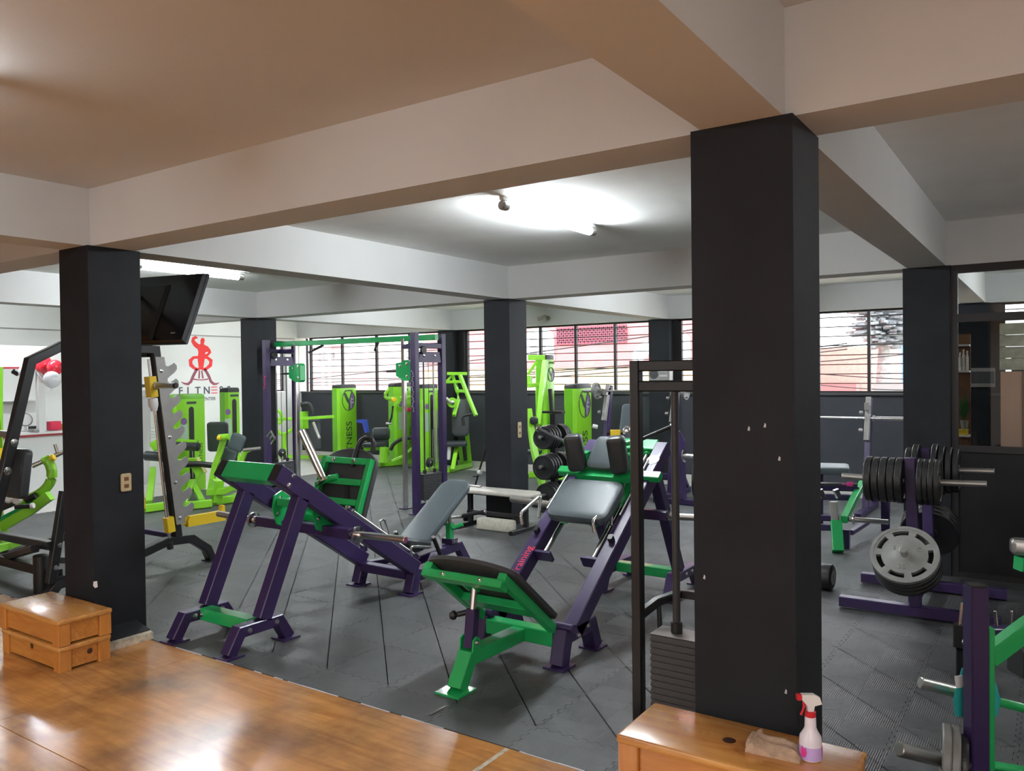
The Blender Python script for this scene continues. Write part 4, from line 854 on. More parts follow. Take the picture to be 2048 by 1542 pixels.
# ================================================================== cable crossover
def crossover():
    t = thing('cable_crossover', 'purple cable crossover with a green top beam and pull-up grips', 'cable machine', (-2.95, 5.3, 0))
    H = 2.35
    for x, s in ((-1.5, -1), (-4.42, 1)):
        for y in (5.03, 5.58):
            bar(t, 'post', 'purple', [(x,y,0.012),(x,y,H)], 0.085, 0.085, up=(0,1,0)); foot(t, x, y, 0.15)
            part(t, 'post_cap', MB().box((x-0.04,y-0.04,H+0.0005),(x+0.04,y+0.04,H+0.006)), 'blackpl')
        for z in (H-0.16, 0.10): bar(t, 'tower_crossbar', 'purple', [(x,5.073,z),(x,5.537,z)], 0.07, 0.07)
        part(t, 'pulley_plate', MB().prism([(x-0.03,5.08,H-0.38),(x-0.03,5.53,H-0.38),(x-0.03,5.50,H-0.24),(x-0.03,5.10,H-0.24)], (0.06,0,0)), 'purple')
        for q in (5.18, 5.40): bolt(t, (x+0.031,q,H-0.29), r=0.016)
        part(t, 'top_pulley', MB().lathe((x+0.032,5.15,H-0.22), (1,0,0), [(0.05,0),(0.055,0.004),(0.045,0.014),(0.055,0.024),(0.05,0.028)], 18), 'blackpl')
        for y in (5.20, 5.40): tube(t, 'guide_rod', 'chrome', [(x,y,0.14),(x,y,H-0.38)], 0.011, 8)
        for k in range(11):
            z = 0.17+k*0.031
            part(t, 'weight_plate', MB().bar([(x,5.12,z+0.014),(x,5.49,z+0.014)], 0.10, 0.0285, c=0.004), 'stackgrey')
        tube(t, 'selector_stem', 'steel', [(x,5.30,0.515),(x,5.30,0.60)], 0.016)
        part(t, 'stack_pulley', MB().lathe((x-0.014,5.30,0.645), (1,0,0), [(0.06,0),(0.066,0.004),(0.055,0.014),(0.066,0.024),(0.06,0.028)], 20), 'blackpl'); bolt(t, (x+0.015,5.30,0.645), r=0.012)
        for y in (5.20,5.40): cyl(t, 'stack_bumper', 'blackpl', (x,y,0.511), (x,y,0.56), 0.024)
        tube(t, 'cable', 'blackpl', [(x,5.30,0.70),(x,5.30,H-0.38)], 0.004, 6)
        # column carrying the sliding green pulley carriage
        cx = x+s*0.16 if s < 0 else x+0.34
        cx = -1.93 if s < 0 else -4.08
        bar(t, 'carriage_column', 'chrome', [(cx,5.30,0.012),(cx,5.30,H-0.05)], 0.055, 0.055, up=(0,1,0)); foot(t, cx, 5.30, 0.13)
        for z in (H-0.16,): bar(t, 'column_link', 'purple', [(x,5.30,z),(cx,5.30,z)], 0.06, 0.06)
        gz = 1.85 if s > 0 else 1.86
        part(t, 'pulley_carriage', MB().prism([V((cx,5.30,gz))+V((a,-0.05,b)) for a, b in ((-0.02,-0.10),(0.05,-0.13),(0.12,-0.13),(0.15,-0.10),(0.15,0.12),(0.12,0.15),(0.05,0.15),(0.0,0.12),(-0.10,0.11),(-0.10,-0.06))], (0,0.1,0)), 'green')
        for a, b in ((0.10,0.10),(0.10,-0.07),(-0.02,0.07)): bolt(t, (cx+a,5.249,gz+b), (0,-1,0), r=0.018)
        cyl(t, 'carriage_pin', 'blackpl', (cx-0.10,5.28,gz), (cx-0.28,5.26,gz), 0.014)
    bar(t, 'top_beam', 'green', [(-4.55,5.32,H-0.05),(-1.37,5.32,H-0.05)], 0.07, 0.075)
    for x, dx in ((-3.50,-0.12), (-2.42,0.12)):
        bar(t, 'pull_up_grip', 'blackpl', [(x,5.32,H-0.09),(x+dx,5.14,H-0.20)], 0.035, 0.035)
    text(t, 'lettering', 'Training', 0.062, (-4.395,4.986,1.62), (0,0,1), (-1,0,0), 'redprint', 0.001)
    pts = [V((-1.50+0.012*math.sin(i*1.9)+0.01*math.sin(i*0.7), 4.984, 1.33+i*0.0125)) for i in range(44)]
    part(t, 'script_decal', MB().tube(pts, 0.004, 5), 'whiteprint', 'white script lettering on the front post')
    part(t, 'knob', MB().lathe((-1.545,5.0,1.36), (-1,0,0), [(0.01,0),(0.012,0.02),(0.03,0.03),(0.03,0.05),(0.012,0.06)], 14), 'redpl')
    # cable handle hanging at the left tower
    hp = V((-4.204,4.9,0.884))
    tube(t, 'stirrup_handle', 'chrome', [hp+V((a,0,b)) for a, b in ((-0.06,0.04),(0.03,0.12),(0.11,0.03),(0.02,-0.06))], 0.014, 8)
    tube(t, 'stirrup_handle', 'chrome', [hp+V((a-0.02,0.05,b-0.02)) for a, b in ((-0.04,0.02),(0.02,0.08),(0.08,0.02))], 0.012, 8)
    tube(t, 'handle_cable', 'blackpl', [hp+V((0.03,0,0.12)), (-4.42,5.0,1.9)], 0.004, 6)
crossover()

# ================================================================== black cable machine behind the big column
def rig():
    y = 0.72
    t = thing('lat_cable_machine', 'black cable machine with a tall weight stack behind the big black column', 'cable machine', (4.05, 0.75, 0))
    for x in (3.665, 4.47):
        bar(t, 'post', 'black', [(x,y,0.012),(x,y,1.86)], 0.052, 0.052, up=(0,1,0)); foot(t, x, y, 0.12, 'black')
    bar(t, 'top_bar', 'black', [(3.692,y,1.833),(4.443,y,1.833)], 0.05, 0.052)
    bar(t, 'cross_bar', 'black', [(3.692,y,1.735),(4.443,y,1.735)], 0.05, 0.052)
    bar(t, 'base_bar', 'black', [(3.692,y,0.06),(4.443,y,0.06)], 0.05, 0.05)
    for x in (3.865, 4.20):
        tube(t, 'guide_rod', 'stackgrey', [(x,y+0.0,0.085),(x,y+0.0,1.708)], 0.0185)
        cyl(t, 'rod_collar', 'blackpl', (x,y,0.556), (x,y,0.61), 0.028)
    for k in range(15):
        z = 0.088+k*0.031
        o = part(t, 'weight_plate', MB().loft([[(3.76+a,y-0.075+b,z+c_) for a, b in ((0,0),(0.548,0),(0.548,0.15),(0,0.15))] for c_, a_ in ((0,0),(0.004,0))]+[[(3.76+a,y-0.075+b,z+0.027) for a, b in ((0.004,0.004),(0.544,0.004),(0.544,0.146),(0.004,0.146))]]), 'stackgrey')
    part(t, 'top_plate', MB().bar([(3.76,y,0.5545),(4.31,y,0.5545)], 0.15, 0.002), 'greysteel')
    cyl(t, 'selector_stem', 'steel', (4.035,y,0.556), (4.035,y,0.75), 0.02)
    tube(t, 'cable', 'blackpl', [(4.035,y,0.75),(4.035,y,1.70)], 0.005, 6)
    for k in range(14): part(t, 'pin_slot', MB().box((4.015,y-0.0775,0.096+k*0.031),(4.055,y-0.0752,0.106+k*0.031)), 'black')
    cyl(t, 'selector_pin', 'blackpl', (4.035,y-0.079,0.29), (4.035,y-0.12,0.29), 0.012)
    # low arm with hanging grip, in front of a seat roll
    bar(t, 'arm', 'black', [(3.66,y+0.027,0.60),(3.72,y+0.10,0.66),(3.76,y+0.30,0.66),(4.40,y+0.34,0.66),(4.46,y+0.03,0.66)], 0.045, 0.04)
    tube(t, 'hanging_stem', 'blackpl', [(3.73,y+0.10,0.64),(3.735,y+0.10,0.53)], 0.012); cyl(t, 'hanging_grip', 'blackpl', (3.735,y+0.10,0.53), (3.745,y+0.10,0.41), 0.021)
    part(t, 'seat_roll', MB().pad((4.12,y+0.42,0.755), (1,0,0), (0,1,0.0), 0.46, 0.24, 0.13, rc=0.06, e=0.05), 'vinylgrey')
    bar(t, 'seat_post', 'black', [(4.12,y+0.42,0.012),(4.12,y+0.42,0.69)], 0.05, 0.05, up=(0,1,0))
    part(t, 'pulley', MB().lathe((4.02,y-0.02,1.66), (0,1,0), [(0.045,0),(0.05,0.004),(0.04,0.013),(0.05,0.022),(0.045,0.026)], 18), 'blackpl')
rig()

# ================================================================== Smith machine behind the left column (black frame, grey notched plates, yellow stops)
def smith():
    XA, XB = -1.55, -2.95
    t = thing('smith_machine', 'black Smith machine with grey notched plates and yellow stops behind the left column', 'Smith machine', (-2.2, 1.2, 0))
    for x in (XA, XB):
        bar(t, 'side_frame', 'black', [(x,1.63,0.30),(x,1.46,2.05),(x,0.58,2.085),(x,0.34,1.95),(x,0.12,1.0),(x,0.06,0.62),(x,0.30,0.60)] if False else ([(x,-0.13,0.012),(x,0.095,0.90),(x,0.345,1.955),(x,0.60,2.085),(x,1.44,2.065),(x,1.635,0.30)] if x == XA else [(x,1.40,2.065),(x,1.44,2.065),(x,1.635,0.30)]), 0.075, 0.075, up=(1,0,0))
        bar(t, 'base_beam', 'black', [(x,0.45,0.012),(x,0.52,0.09),(x,1.30,0.215),(x,1.52,0.27),(x,1.78,0.255),(x,1.95,0.13),(x,2.0,0.012)], 0.09, 0.075)
        foot(t, x, 2.0, 0.13, 'black'); foot(t, x, 0.46, 0.15, 'black')
        bar(t, 'rear_strut', 'black', [(x,0.47,0.11),(x,0.60,0.86)], 0.07, 0.07, up=(1,0,0))
        for q in ((0.50,0.24),(0.535,0.42)): bolt(t, (x+0.036,q[0],q[1]), r=0.017)
        if x == XA:
            for q in ((0.195,1.30),(0.14,1.08)): bolt(t, (x+0.038,q[0],q[1]), r=0.026)
        # notched plate
        pts = []; y0, z0 = 1.445, 2.0; dy, dz = 0.188/1.60, -1.0
        def Q(s, w): return (x+0.045, y0+s*dy+w, z0-s)
        Lp = 1.58
        pts.append(Q(0.0,-0.02)); 
        right = [(0.0, 0.055)]
        nt_ = 10
        for k_ in range(nt_):
            s = 0.10+k_*0.148
            right += [(s-0.02,0.058),(s-0.01,0.080),(s-0.03,0.125),(s-0.045,0.150),(s-0.02,0.172),(s+0.015,0.168),(s+0.045,0.140),(s+0.075,0.095),(s+0.10,0.062)]
        right.append((Lp,0.055))
        poly = [Q(0,-0.035)]+[Q(s,w) for s, w in right]+[Q(Lp,-0.035)]
        part(t, 'notched_plate', MB().prism(poly, (0.012,0,0)), 'greysteel')
        for s in (0.13, 0.75, 1.18, 1.52): bolt(t, (x+0.058, y0+s*dy+0.005, z0-s), r=0.014)
        tube(t, 'guide_rod', 'chrome', [(x+0.03,1.36,1.98),(x+0.03,1.545,0.22)], 0.014)
        cyl(t, 'rod_base', 'blackpl', (x+0.03,1.535,0.265), (x+0.03,1.545,0.20), 0.03)
        # yellow lower stop
        part(t, 'stop_clamp', MB().bar([(x+0.03,1.528,0.50),(x+0.03,1.545,0.36)], 0.075, 0.075, up=(0,1,0)), 'yellow')
        part(t, 'stop_lug', MB().prism([(x-0.005,1.56,0.47),(x-0.005,1.64,0.48),(x-0.005,1.64,0.42),(x-0.005,1.56,0.40)], (0.03,0,0)), 'yellow')
        part(t, 'stop_bracket', MB().prism([(x-0.025,1.60,0.60),(x-0.025,1.66,0.60),(x-0.025,1.69,0.40),(x-0.025,1.63,0.38)], (0.02,0,0)), 'yellow')
        part(t, 'safety_arm', MB().prism([(x-0.015,1.73,0.44),(x-0.015,1.75,0.475),(x-0.015,2.10,0.475),(x-0.015,2.11,0.53),(x-0.015,2.14,0.53),(x-0.015,2.15,0.375),(x-0.015,1.73,0.375)], (0.055,0,0)), 'yellow')
        bar(t, 'arm_mount', 'yellow', [(x-0.01,1.62,0.43),(x-0.01,1.74,0.43)], 0.03, 0.07)
        part(t, 'bar_carriage', MB().bar([(x+0.03,1.37,1.82),(x+0.03,1.39,1.63)], 0.09, 0.075, up=(0,1,0)), 'yellow')
        part(t, 'carriage_sleeve', MB().lathe((x+0.03,1.392,1.62), (0,0.1,-1), [(0.04,0),(0.044,0.01),(0.044,0.07),(0.03,0.11),(0.028,0.12)], 18), 'whitepl')
    p = V((XA+0.03,1.385,1.735))
    tube(t, 'smith_bar', 'steel', [(XB-0.04,1.385,1.735),(XA+0.06,1.385,1.735)], 0.016)
    part(t, 'bar_sleeve', MB().lathe((XA+0.075,1.40,1.735), (1,0,0), [(0.032,0),(0.035,0.004),(0.035,0.02),(0.025,0.026),(0.025,0.285),(0.021,0.29)], 20), 'steel')
    part(t, 'sleeve_end', MB().lathe((XA+0.366,1.40,1.735), (1,0,0), [(0.026,0),(0.026,0.02),(0.02,0.026)], 18), 'blackpl')
    for y, z in ((0.56,2.09),): bar(t, 'top_crossbar', 'black', [(XB,1.41,2.03),(XA-0.04,1.41,2.03)], 0.06, 0.06)
    bar(t, 'rear_crossbar', 'black', [(-3.787,0.915,0.232), (-1.55,0.488,0.421)], 0.07, 0.07); bar(t, 'rear_brace', 'black', [(-3.346,0.726,0.008), (-1.7,0.424,0.391)], 0.06, 0.06)
    bar(t, 'base_crossbar', 'purple', [(XB+0.05,1.70,0.275),(XA-0.05,1.70,0.275)], 0.05, 0.05)
    bar(t, 'base_crossbar', 'black', [(XB+0.05,0.56,0.16),(XA-0.05,0.56,0.16)], 0.07, 0.08)
    # storage peg and back cushion at the rear leg
    cyl(t, 'storage_peg', 'steel', (XA-0.04,0.21,1.36), (XA-0.34,0.19,1.37), 0.028); cyl(t, 'peg_end', 'blackpl', (XA-0.34,0.19,1.37), (XA-0.37,0.188,1.371), 0.03)
    pad(t, 'back_cushion', 'vinyl', (XA-0.02,0.245,1.05), (1,0,0.0), (0,0.12,1), 0.30, 0.40, 0.07, rc=0.05)
    bar(t, 'front_stub', 'blackpl', [(XA+0.0,0.50,0.30),(XA+0.02,0.64,0.27)], 0.05, 0.05); bar(t, 'front_stub', 'black', [(XA,0.50,0.11),(XA+0.02,0.66,0.16)], 0.06, 0.05)
smith()
# squat black rubber bumper post beside it
c = (-1.737,0.498,0)
single('rubber_post', MB().lathe((c[0]-0.02,c[1],0.0005), (0,0,1), [(0.058,0),(0.062,0.005),(0.062,0.31),(0.055,0.318)], 24), 'blackpl', 'short thick black post standing behind the stacked step boxes', 'post', None, (c[0]-0.02,c[1],0.0005))

# ================================================================== lime selectorized machines
def tower(t, x, y, h=1.62, w=0.54, d=0.24, logo=True, slot=False, txt='FITNESS', z0=0.0, cap='blackpl'):
    # weight-stack cover: broad face looks to +x (centre of that face at x, y)
    def ring(z, k=1.0):
        ww, dd = w/2*k, d*k; r = 0.05
        return [(x-dd/2*0-dd, y-ww+r, z),(x-dd+r, y-ww, z),(x-r*1.4, y-ww, z),(x-0.012, y-ww+r*0.6, z),(x, y-ww+r*2.0, z),(x, y+ww-r*2.0, z),(x-0.012, y+ww-r*0.6, z),(x-r*1.4, y+ww, z),(x-dd+r, y+ww, z),(x-dd, y+ww-r, z)]
    part(t, 'cover', MB().loft([ring(z0+0.02), ring(z0+h-0.07)]), 'lime')
    part(t, 'cover_cap', MB().loft([ring(z0+h-0.0695), ring(z0+h-0.03), ring(z0+h-0.005, 0.96), ring(z0+h+0.012, 0.80)]), cap)
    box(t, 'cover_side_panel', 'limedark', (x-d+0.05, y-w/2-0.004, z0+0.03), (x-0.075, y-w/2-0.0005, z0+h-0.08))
    def disc(yy, zz, r, m, dx, rx=None): return part(t, 'emblem_disc', MB().lathe((x+dx,yy,zz), (1,0,0), [(r,0),(r,0.002)], 28), m)
    if logo:
        yy, zz = y+0.0, z0+h-0.33; r = w*0.34
        e = part(t, 'emblem', MB().tube([(x+0.003, yy+r*math.cos(a), zz+r*1.18*math.sin(a)) for a in [i*math.pi/14 for i in range(28)]], 0.007, 6, True), 'blackprint')
        part(t, 'emblem_half', MB().prism([(x+0.0006, yy+r*0.12, zz-r*1.1)]+[(x+0.0006, yy+r*0.96*math.cos(a), zz+r*1.13*math.sin(a)) for a in [R(q) for q in (-70,-45,-20,0,20,45,62)]]+[(x+0.0006, yy+r*0.10, zz+r*0.1)], (0.002,0,0)), 'violetprint')
        for P in (((-0.80,0.72),(-0.45,0.80),(0.10,-0.05),(0.0,-0.35),(-0.22,-0.2)), ((0.0,-0.2),(0.14,-0.2),(0.14,-1.1),(0.0,-1.12)), ((0.10,0.05),(0.20,-0.1),(0.62,0.92),(0.50,1.0))):
            part(t, 'emblem_stroke', MB().prism([(x+0.0028, yy+a*r, zz+b*r*1.1) for a, b in P], (0.001,0,0)), 'blackprint')
        for P in (((0.34,-0.85),(0.44,-0.85),(0.44,0.35),(0.34,0.2)), ((0.44,-0.30),(0.84,-0.30),(0.84,-0.20),(0.44,-0.20)), ((0.44,0.05),(0.80,0.05),(0.80,0.14),(0.44,0.14))):
            part(t, 'emblem_stroke', MB().prism([(x+0.0028, yy+a*r, zz+b*r*1.1) for a, b in P], (0.001,0,0)), 'greyprint')
        text(t, 'lettering', txt, 0.235, (x+0.001, y+0.085, z0+0.02), (0,0,1), (0,-1,0), 'blackprint', 0.001)
        part(t, 'top_script', MB().tube([(x+0.003, y-0.11+0.026*i, z0+h-0.125+(0.016 if i % 2 else -0.016)) for i in range(10)], 0.005, 5), 'blackprint')
    if slot:
        s = part(t, 'slot', MB().prism([(x+0.0005, y+a, z0+b) for a, b in [(-0.045,0.20),(0.045,0.20)]+[(0.045*math.cos(q), h-0.24+0.05*math.sin(q)) for q in [R(v_) for v_ in (0,35,70,110,145,180)]]], (0.004,0,0)), 'blackpl')
        tube(t, 'selector_rod', 'steel', [(x+0.008,y,z0+0.22),(x+0.008,y,z0+0.75)], 0.010, 8)
        part(t, 'name_plate', MB().prism([(x+0.0006,y-0.08,z0+h-0.15),(x+0.0006,y+0.09,z0+h-0.15),(x+0.0006,y+0.09,z0+h-0.11),(x+0.0006,y-0.08,z0+h-0.11)], (0.003,0,0)), 'blackprint')
        text(t, 'lettering', txt, 0.10, (x+0.001, y+0.19, z0+0.42), (0,0,1), (0,-1,0), 'blackprint', 0.001)
        part(t, 'instruction_label', MB().prism([(x+0.0006,y-0.20,z0+0.72),(x+0.0006,y-0.07,z0+0.72),(x+0.0006,y-0.07,z0+1.08),(x+0.0006,y-0.20,z0+1.08)], (0.002,0,0)), 'greyprint', 'pale instruction label')
        part(t, 'emblem', MB().lathe((x+0.001,y-0.135,z0+h-0.42), (1,0,0), [(0.055,0),(0.055,0.003)], 20), 'violetprint')

LIMEG = None
# chest press with the tall emblem tower (left of the crossover)
t0_ = t = thing('chest_press', 'lime chest press with a Y emblem tower behind the left crossover tower', 'exercise machine', (-7.4, 9.2, -0.0125))
tower(t, -7.250, 9.478, 1.63, 0.546, 0.26, z0=-0.0125)
D1 = 16.6
bar(t, 'press_arm', 'lime', [(-7.958,8.126,0.935), (-7.557,8.398,0.939), (-7.199,9.003,0.958)], 0.06)
part(t, 'pivot_block', MB().bar([(-7.66,8.572,1.075), (-7.652,8.571,0.719)], 0.14, 0.16), 'lime')
tube(t, 'arm_pad', 'blackpl', bend([(-7.617,8.483,1.214), (-7.505,8.559,1.244), (-7.445,8.598,1.139), (-7.428,8.607,1.025)], 0.1), 0.055)
pad(t, 'seat_back', 'vinyl', (-7.642,8.818,0.578), (0.6,0.8,0), (-0.12,0,1), 0.34, 0.62, 0.09)
tube(t, 'grey_lever', 'steel', [(-7.411,8.616,0.859), (-7.36,8.648,0.702), (-7.224,8.616,0.533)], 0.03)
tube(t, 'left_loop', 'lime', bend([(-7.692,7.947,1.122), (-7.642,7.981,1.081), (-7.625,7.989,0.909), (-7.684,7.948,0.859)], 0.1), 0.035)
tube(t, 'left_fork', 'lime', bend([(-7.461,7.735,0.737), (-7.403,7.773,0.657), (-7.321,7.829,0.666), (-7.205,7.909,0.773)], 0.12), 0.035)
bar(t, 'left_post', 'lime', [(-7.337,7.818,0.676), (-7.363,7.794,0.269)], 0.09)
bar(t, 'base_frame', 'lime', [(-8.974,9.046,0.05), (-8.303,9.032,0.05), (-7.624,9.387,0.05)], 0.08)
part(t, 'foot_wheel', MB().lathe((-7.363,7.793,0.209), (0.8,-0.6,0), [(0.05,0),(0.06,0.01),(0.06,0.05),(0.05,0.06)], 14), 'blackpl')
bar(t, 'seat_post', 'black', [(-7.642,8.812,0.261), (-8.33,9.441,0)], 0.08)
# blue folder hanging on that tower
q = V((-6.729,9.318,0.825))
part(t0_, 'blue_holder', MB().prism([q+V((a,0.0,b)) for a, b in ((-0.13,0.06),(0.10,0.07),(0.16,-0.20),(0.10,-0.21),(0.03,-0.01),(-0.13,0.0))], (0.02,0.06,0)), 'blue', 'blue plastic holder on the tower side')

# leg extension with roller pad
t = thing('leg_extension', 'lime leg extension with a black roller pad beside the right crossover post', 'exercise machine', (-5.75, 9.2, -0.0125))
tower(t, -5.580, 9.416, 1.66, 0.530, 0.26, logo=False, slot=True, z0=-0.0125)
DD = 15.9
cyl(t, 'roller', 'vinyl', (-5.747,8.652,0.66), (-5.479,8.834,0.666), 0.125, c=0.03)
pad(t, 'thigh_pad', 'vinyl', (-5.793,8.738,0.445), (0.83,0.56,0), (-0.5,0.8,0), 0.44, 0.36, 0.07)
bar(t, 'seat_frame', 'lime', [(-5.965,8.62,0.358), (-5.703,8.798,0.374), (-5.638,8.841,0.294)], 0.075)
bar(t, 'seat_post', 'lime', [(-5.491,8.7,0.411), (-5.508,8.684,0.109)], 0.13)
bar(t, 'base_frame', 'lime', [(-5.689,8.733,0.055), (-5.581,9.092,0.055), (-5.461,9.467,0.055)], 0.09)
bar(t, 'diagonal', 'lime', [(-5.302,8.703,0.147), (-5.125,8.824,0.241), (-4.981,8.925,0.394)], 0.05)
tube(t, 'hand_lever', 'blackpl', bend([(-5.326,8.691,0.36), (-5.286,8.72,0.476), (-5.149,8.814,0.581), (-4.948,8.95,0.597)], 0.12), 0.035)
tube(t, 'top_handle', 'lime', bend([(-5.416,8.77,1.541), (-5.489,8.719,1.435), (-5.457,8.739,1.347), (-5.271,8.865,1.364), (-5.111,9.094,1.377)], 0.12), 0.033)
part(t, 'handle_bracket', MB().bar([(-5.279,8.861,1.413), (-5.28,8.858,1.257)], 0.09, 0.07), 'lime')
part(t, 'adjust_knob', MB().lathe((-5.276,8.741,1.338), (0.8,-0.6,0), [(0.03,0),(0.05,0.02),(0.05,0.05),(0.03,0.07)], 14), 'yellow')
tube(t, 'swing_rod', 'blackpl', [(-5.284,8.733,1.213), (-5.309,8.713,1), (-5.349,8.683,0.865)], 0.02)
cyl(t, 'rod_grip', 'chrome', (-5.397,8.651,0.875), (-5.301,8.716,0.874), 0.025)
# second tower with slot behind the crossover
t = thing('leg_curl', 'lime slotted weight tower seen through the right crossover frame', 'exercise machine', (-4.75, 8.85, 0))
tower(t, -4.660, 9.148, 1.62, 0.467, 0.26, logo=False, slot=True)
bar(t, 'guard_tube', 'lime', [(-4.499,8.663,1.347), (-4.51,8.634,0.052)], 0.08)
part(t, 'base_plate', MB().box((-4.62,8.5,0.0005),(-4.38,9.1,0.05)), 'lime')
tube(t, 'cable_arm', 'steel', [(-4.139,8.662,1.165), (-4.141,8.645,0.193)], 0.018)
# shoulder press with an A-shaped upper frame
t = thing('shoulder_press', 'lime shoulder press with an A-shaped upper frame and black seat, beside the middle column', 'exercise machine', (-4.1, 9.0, 0))
d0 = 15.2
bar(t, 'top_crossbar', 'lime', [(-4.165,9.018,1.83), (-3.852,9.23,1.825)], 0.06)
bar(t, 'press_arm', 'lime', [(-3.9,9.076,1.798), (-3.724,9.069,1.433), (-3.474,8.99,1.05)], 0.062)
bar(t, 'press_arm', 'lime', [(-4.141,9.154,1.8), (-4.063,9.202,1.495), (-4.047,9.21,1.323), (-3.933,8.92,1.045)], 0.062)
bar(t, 'arm_link', 'lime', [(-4.204,9.049,1.669), (-3.923,9.119,1.676)], 0.055)
bar(t, 'arm_link', 'lime', [(-4.236,9.088,1.678), (-4.141,9.154,1.8)], 0.045)
bar(t, 'arm_link', 'lime', [(-4.024,9.168,1.505), (-3.823,9.123,1.497)], 0.055)
part(t, 'pivot_plate', MB().lathe((-3.963,8.904,1.288), (0.75,-0.66,0), [(0.09,0),(0.095,0.01),(0.095,0.03),(0.09,0.04)], 20), 'lime')
part(t, 'pivot_hub', MB().lathe(V((-3.963,8.904,1.288))+V((0.033,-0.03,0)), (0.75,-0.66,0), [(0.04,0),(0.04,0.02),(0.03,0.025)], 14), 'chrome')
tube(t, 'left_grip', 'steel', [(-3.993,8.765,1.376), (-3.932,8.805,1.301)], 0.03)
pad(t, 'back_pad', 'vinyl', (-4.047,9.265,0.988), (0.80,0.60,0), (-0.13,0.1,1), 0.33, 0.72, 0.10, rc=0.1)
pad(t, 'seat', 'vinyl', (-3.965,9.011,0.514), (0.8,0.6,0), (-0.6,0.8,0), 0.42, 0.40, 0.08)
for P in (((-4.011,9.099,0.458), (-3.747,8.621,0.06)), ((-4.087,9.29,0.468), (-4.412,9.765,0.06)), ((-4.036,9.448,0.67), (-4.215,9.768,0.06))): bar(t, 'leg', 'lime', list(P), 0.075)
tube(t, 'seat_strut', 'whitepl', [(-4.003,8.863,0.477), (-4.019,8.848,0.226)], 0.035)
bar(t, 'base_frame', 'lime', [(-4.109,9.628,0.05), (-3.93,8.703,0.05)], 0.085, 0.09)
bar(t, 'base_frame', 'lime', [(-4.109,9.628,0.05), (-4.542,9.902,0.05)], 0.085, 0.09)
tube(t, 'hand_grip', 'blackpl', bend([(-3.542,8.944,1.079), (-3.664,8.861,1.053), (-3.679,8.85,0.998), (-3.657,8.863,0.869)], 0.08), 0.028)
# lat pulldown tower right of the middle column
t = thing('lat_pulldown', 'tall lime lat pulldown tower right of the middle column', 'exercise machine', (-1.95, 9.2, 0))
tower(t, -1.920, 9.103, 2.12, 0.302, 0.26, logo=True)
bar(t, 'top_frame', 'lime', [(-2.027,8.537,2.081), (-1.789,8.698,2.078)], 0.09)
bar(t, 'front_post', 'lime', [(-1.729,8.617,2.025), (-1.733,8.484,1.458), (-1.662,8.283,0.971), (-1.637,8.168,0.327)], 0.085)
bar(t, 'diagonal', 'lime', [(-1.894,8.626,2.028), (-2.034,8.527,1.794)], 0.05)
bar(t, 'arm_link', 'lime', [(-2.035,8.524,1.608), (-1.845,8.652,1.622)], 0.07)
part(t, 'side_plate', MB().bar([(-2.04,8.583,1.776), (-2.041,8.58,1.573)], 0.08, 0.10), 'lime')
bar(t, 'long_leg', 'lime', [(-1.804,8.19,1.22), (-1.569,7.977,0.59), (-1.387,7.931,0.03)], 0.10, 0.085)
bar(t, 'base_frame', 'lime', [(-2.248,8.869,0.05), (-1.958,9.028,0.05)], 0.10)
pad(t, 'knee_pad', 'vinyl', (-1.622,8.069,1.05), (1,0.2,0), (0,0,1), 0.12, 0.13, 0.1)
pad(t, 'seat', 'vinyl', (-1.758,8.21,0.522), (0.9,0.4,0), (-0.4,0.9,0), 0.3, 0.3, 0.07)
# cable row tower with emblem
t = thing('row_machine', 'lime cable tower with large Y emblem and black cap behind the hack squat', 'exercise machine', (-1.45, 9.2, 0))
tower(t, -1.220, 9.033, 1.62, 0.573, 0.26)
cyl(t, 'white_knob', 'whitepl', (-0.983,8.862,0.93), (-0.914,8.908,0.913), 0.035)
part(t, 'base_plate', MB().box((-1.6,8.7,0.0005),(-1.15,9.4,0.05)), 'lime')
# machines of the left group
t = thing('biceps_curl', 'lime slotted machine with a black roller, in front of the wall emblem', 'exercise machine', (-6.2, 5.2, -0.0125))
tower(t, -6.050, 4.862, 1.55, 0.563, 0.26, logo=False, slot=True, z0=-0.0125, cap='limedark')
cyl(t, 'roller', 'vinyl', (-5.87,4.465,0.764), (-5.57,4.668,0.744), 0.072, c=0.02); cyl(t, 'roller', 'vinyl', (-6.272,4.19,0.615), (-6.023,4.358,0.588), 0.075, c=0.02)
bar(t, 'roller_arm', 'lime', [(-5.87,4.466,0.841), (-5.589,4.656,0.821)], 0.07, 0.05)
tube(t, 'black_arm', 'blackpl', [(-5.595,4.405,0.498), (-5.388,4.545,0.495), (-5.113,4.61,0.481)], 0.045)
bar(t, 'base_frame', 'lime', [(-4.494,3.685,0.06), (-4.418,3.826,0.06), (-4.367,4.004,0.06)], 0.10)
bar(t, 'front_leg', 'lime', [(-5.476,4.481,0.231), (-4.476,3.651,0.08)], 0.08); bar(t, 'front_leg', 'lime', [(-5.584,4.529,0.219), (-4.484,3.943,0.08)], 0.08)
bar(t, 'mid_frame', 'lime', [(-5.742,4.427,0.496), (-5.539,4.564,0.516), (-5.451,4.621,0.324)], 0.14)
bar(t, 'left_leg', 'lime', [(-6.164,4.26,0.398), (-5.1,3.532,0.06)], 0.09); bar(t, 'left_base', 'lime', [(-4.758,3.249,0.06), (-4.739,3.544,0.06)], 0.10)
bar(t, 'left_block', 'lime', [(-6.151,4.275,0.744), (-6.023,4.363,0.843)], 0.18, 0.14)
part(t, 'yellow_clip', MB().bar([(-5.885,3.959,-0.003), (-5.886,3.957,-0.093)], 0.06), 'yellow')
t = thing('pale_weight_tower', 'pale grey weight tower with stacked plates behind the Smith machine', 'exercise machine', (-7.3, 4.7, -0.0125))
q0 = V((-7.68,5.177,1.035))
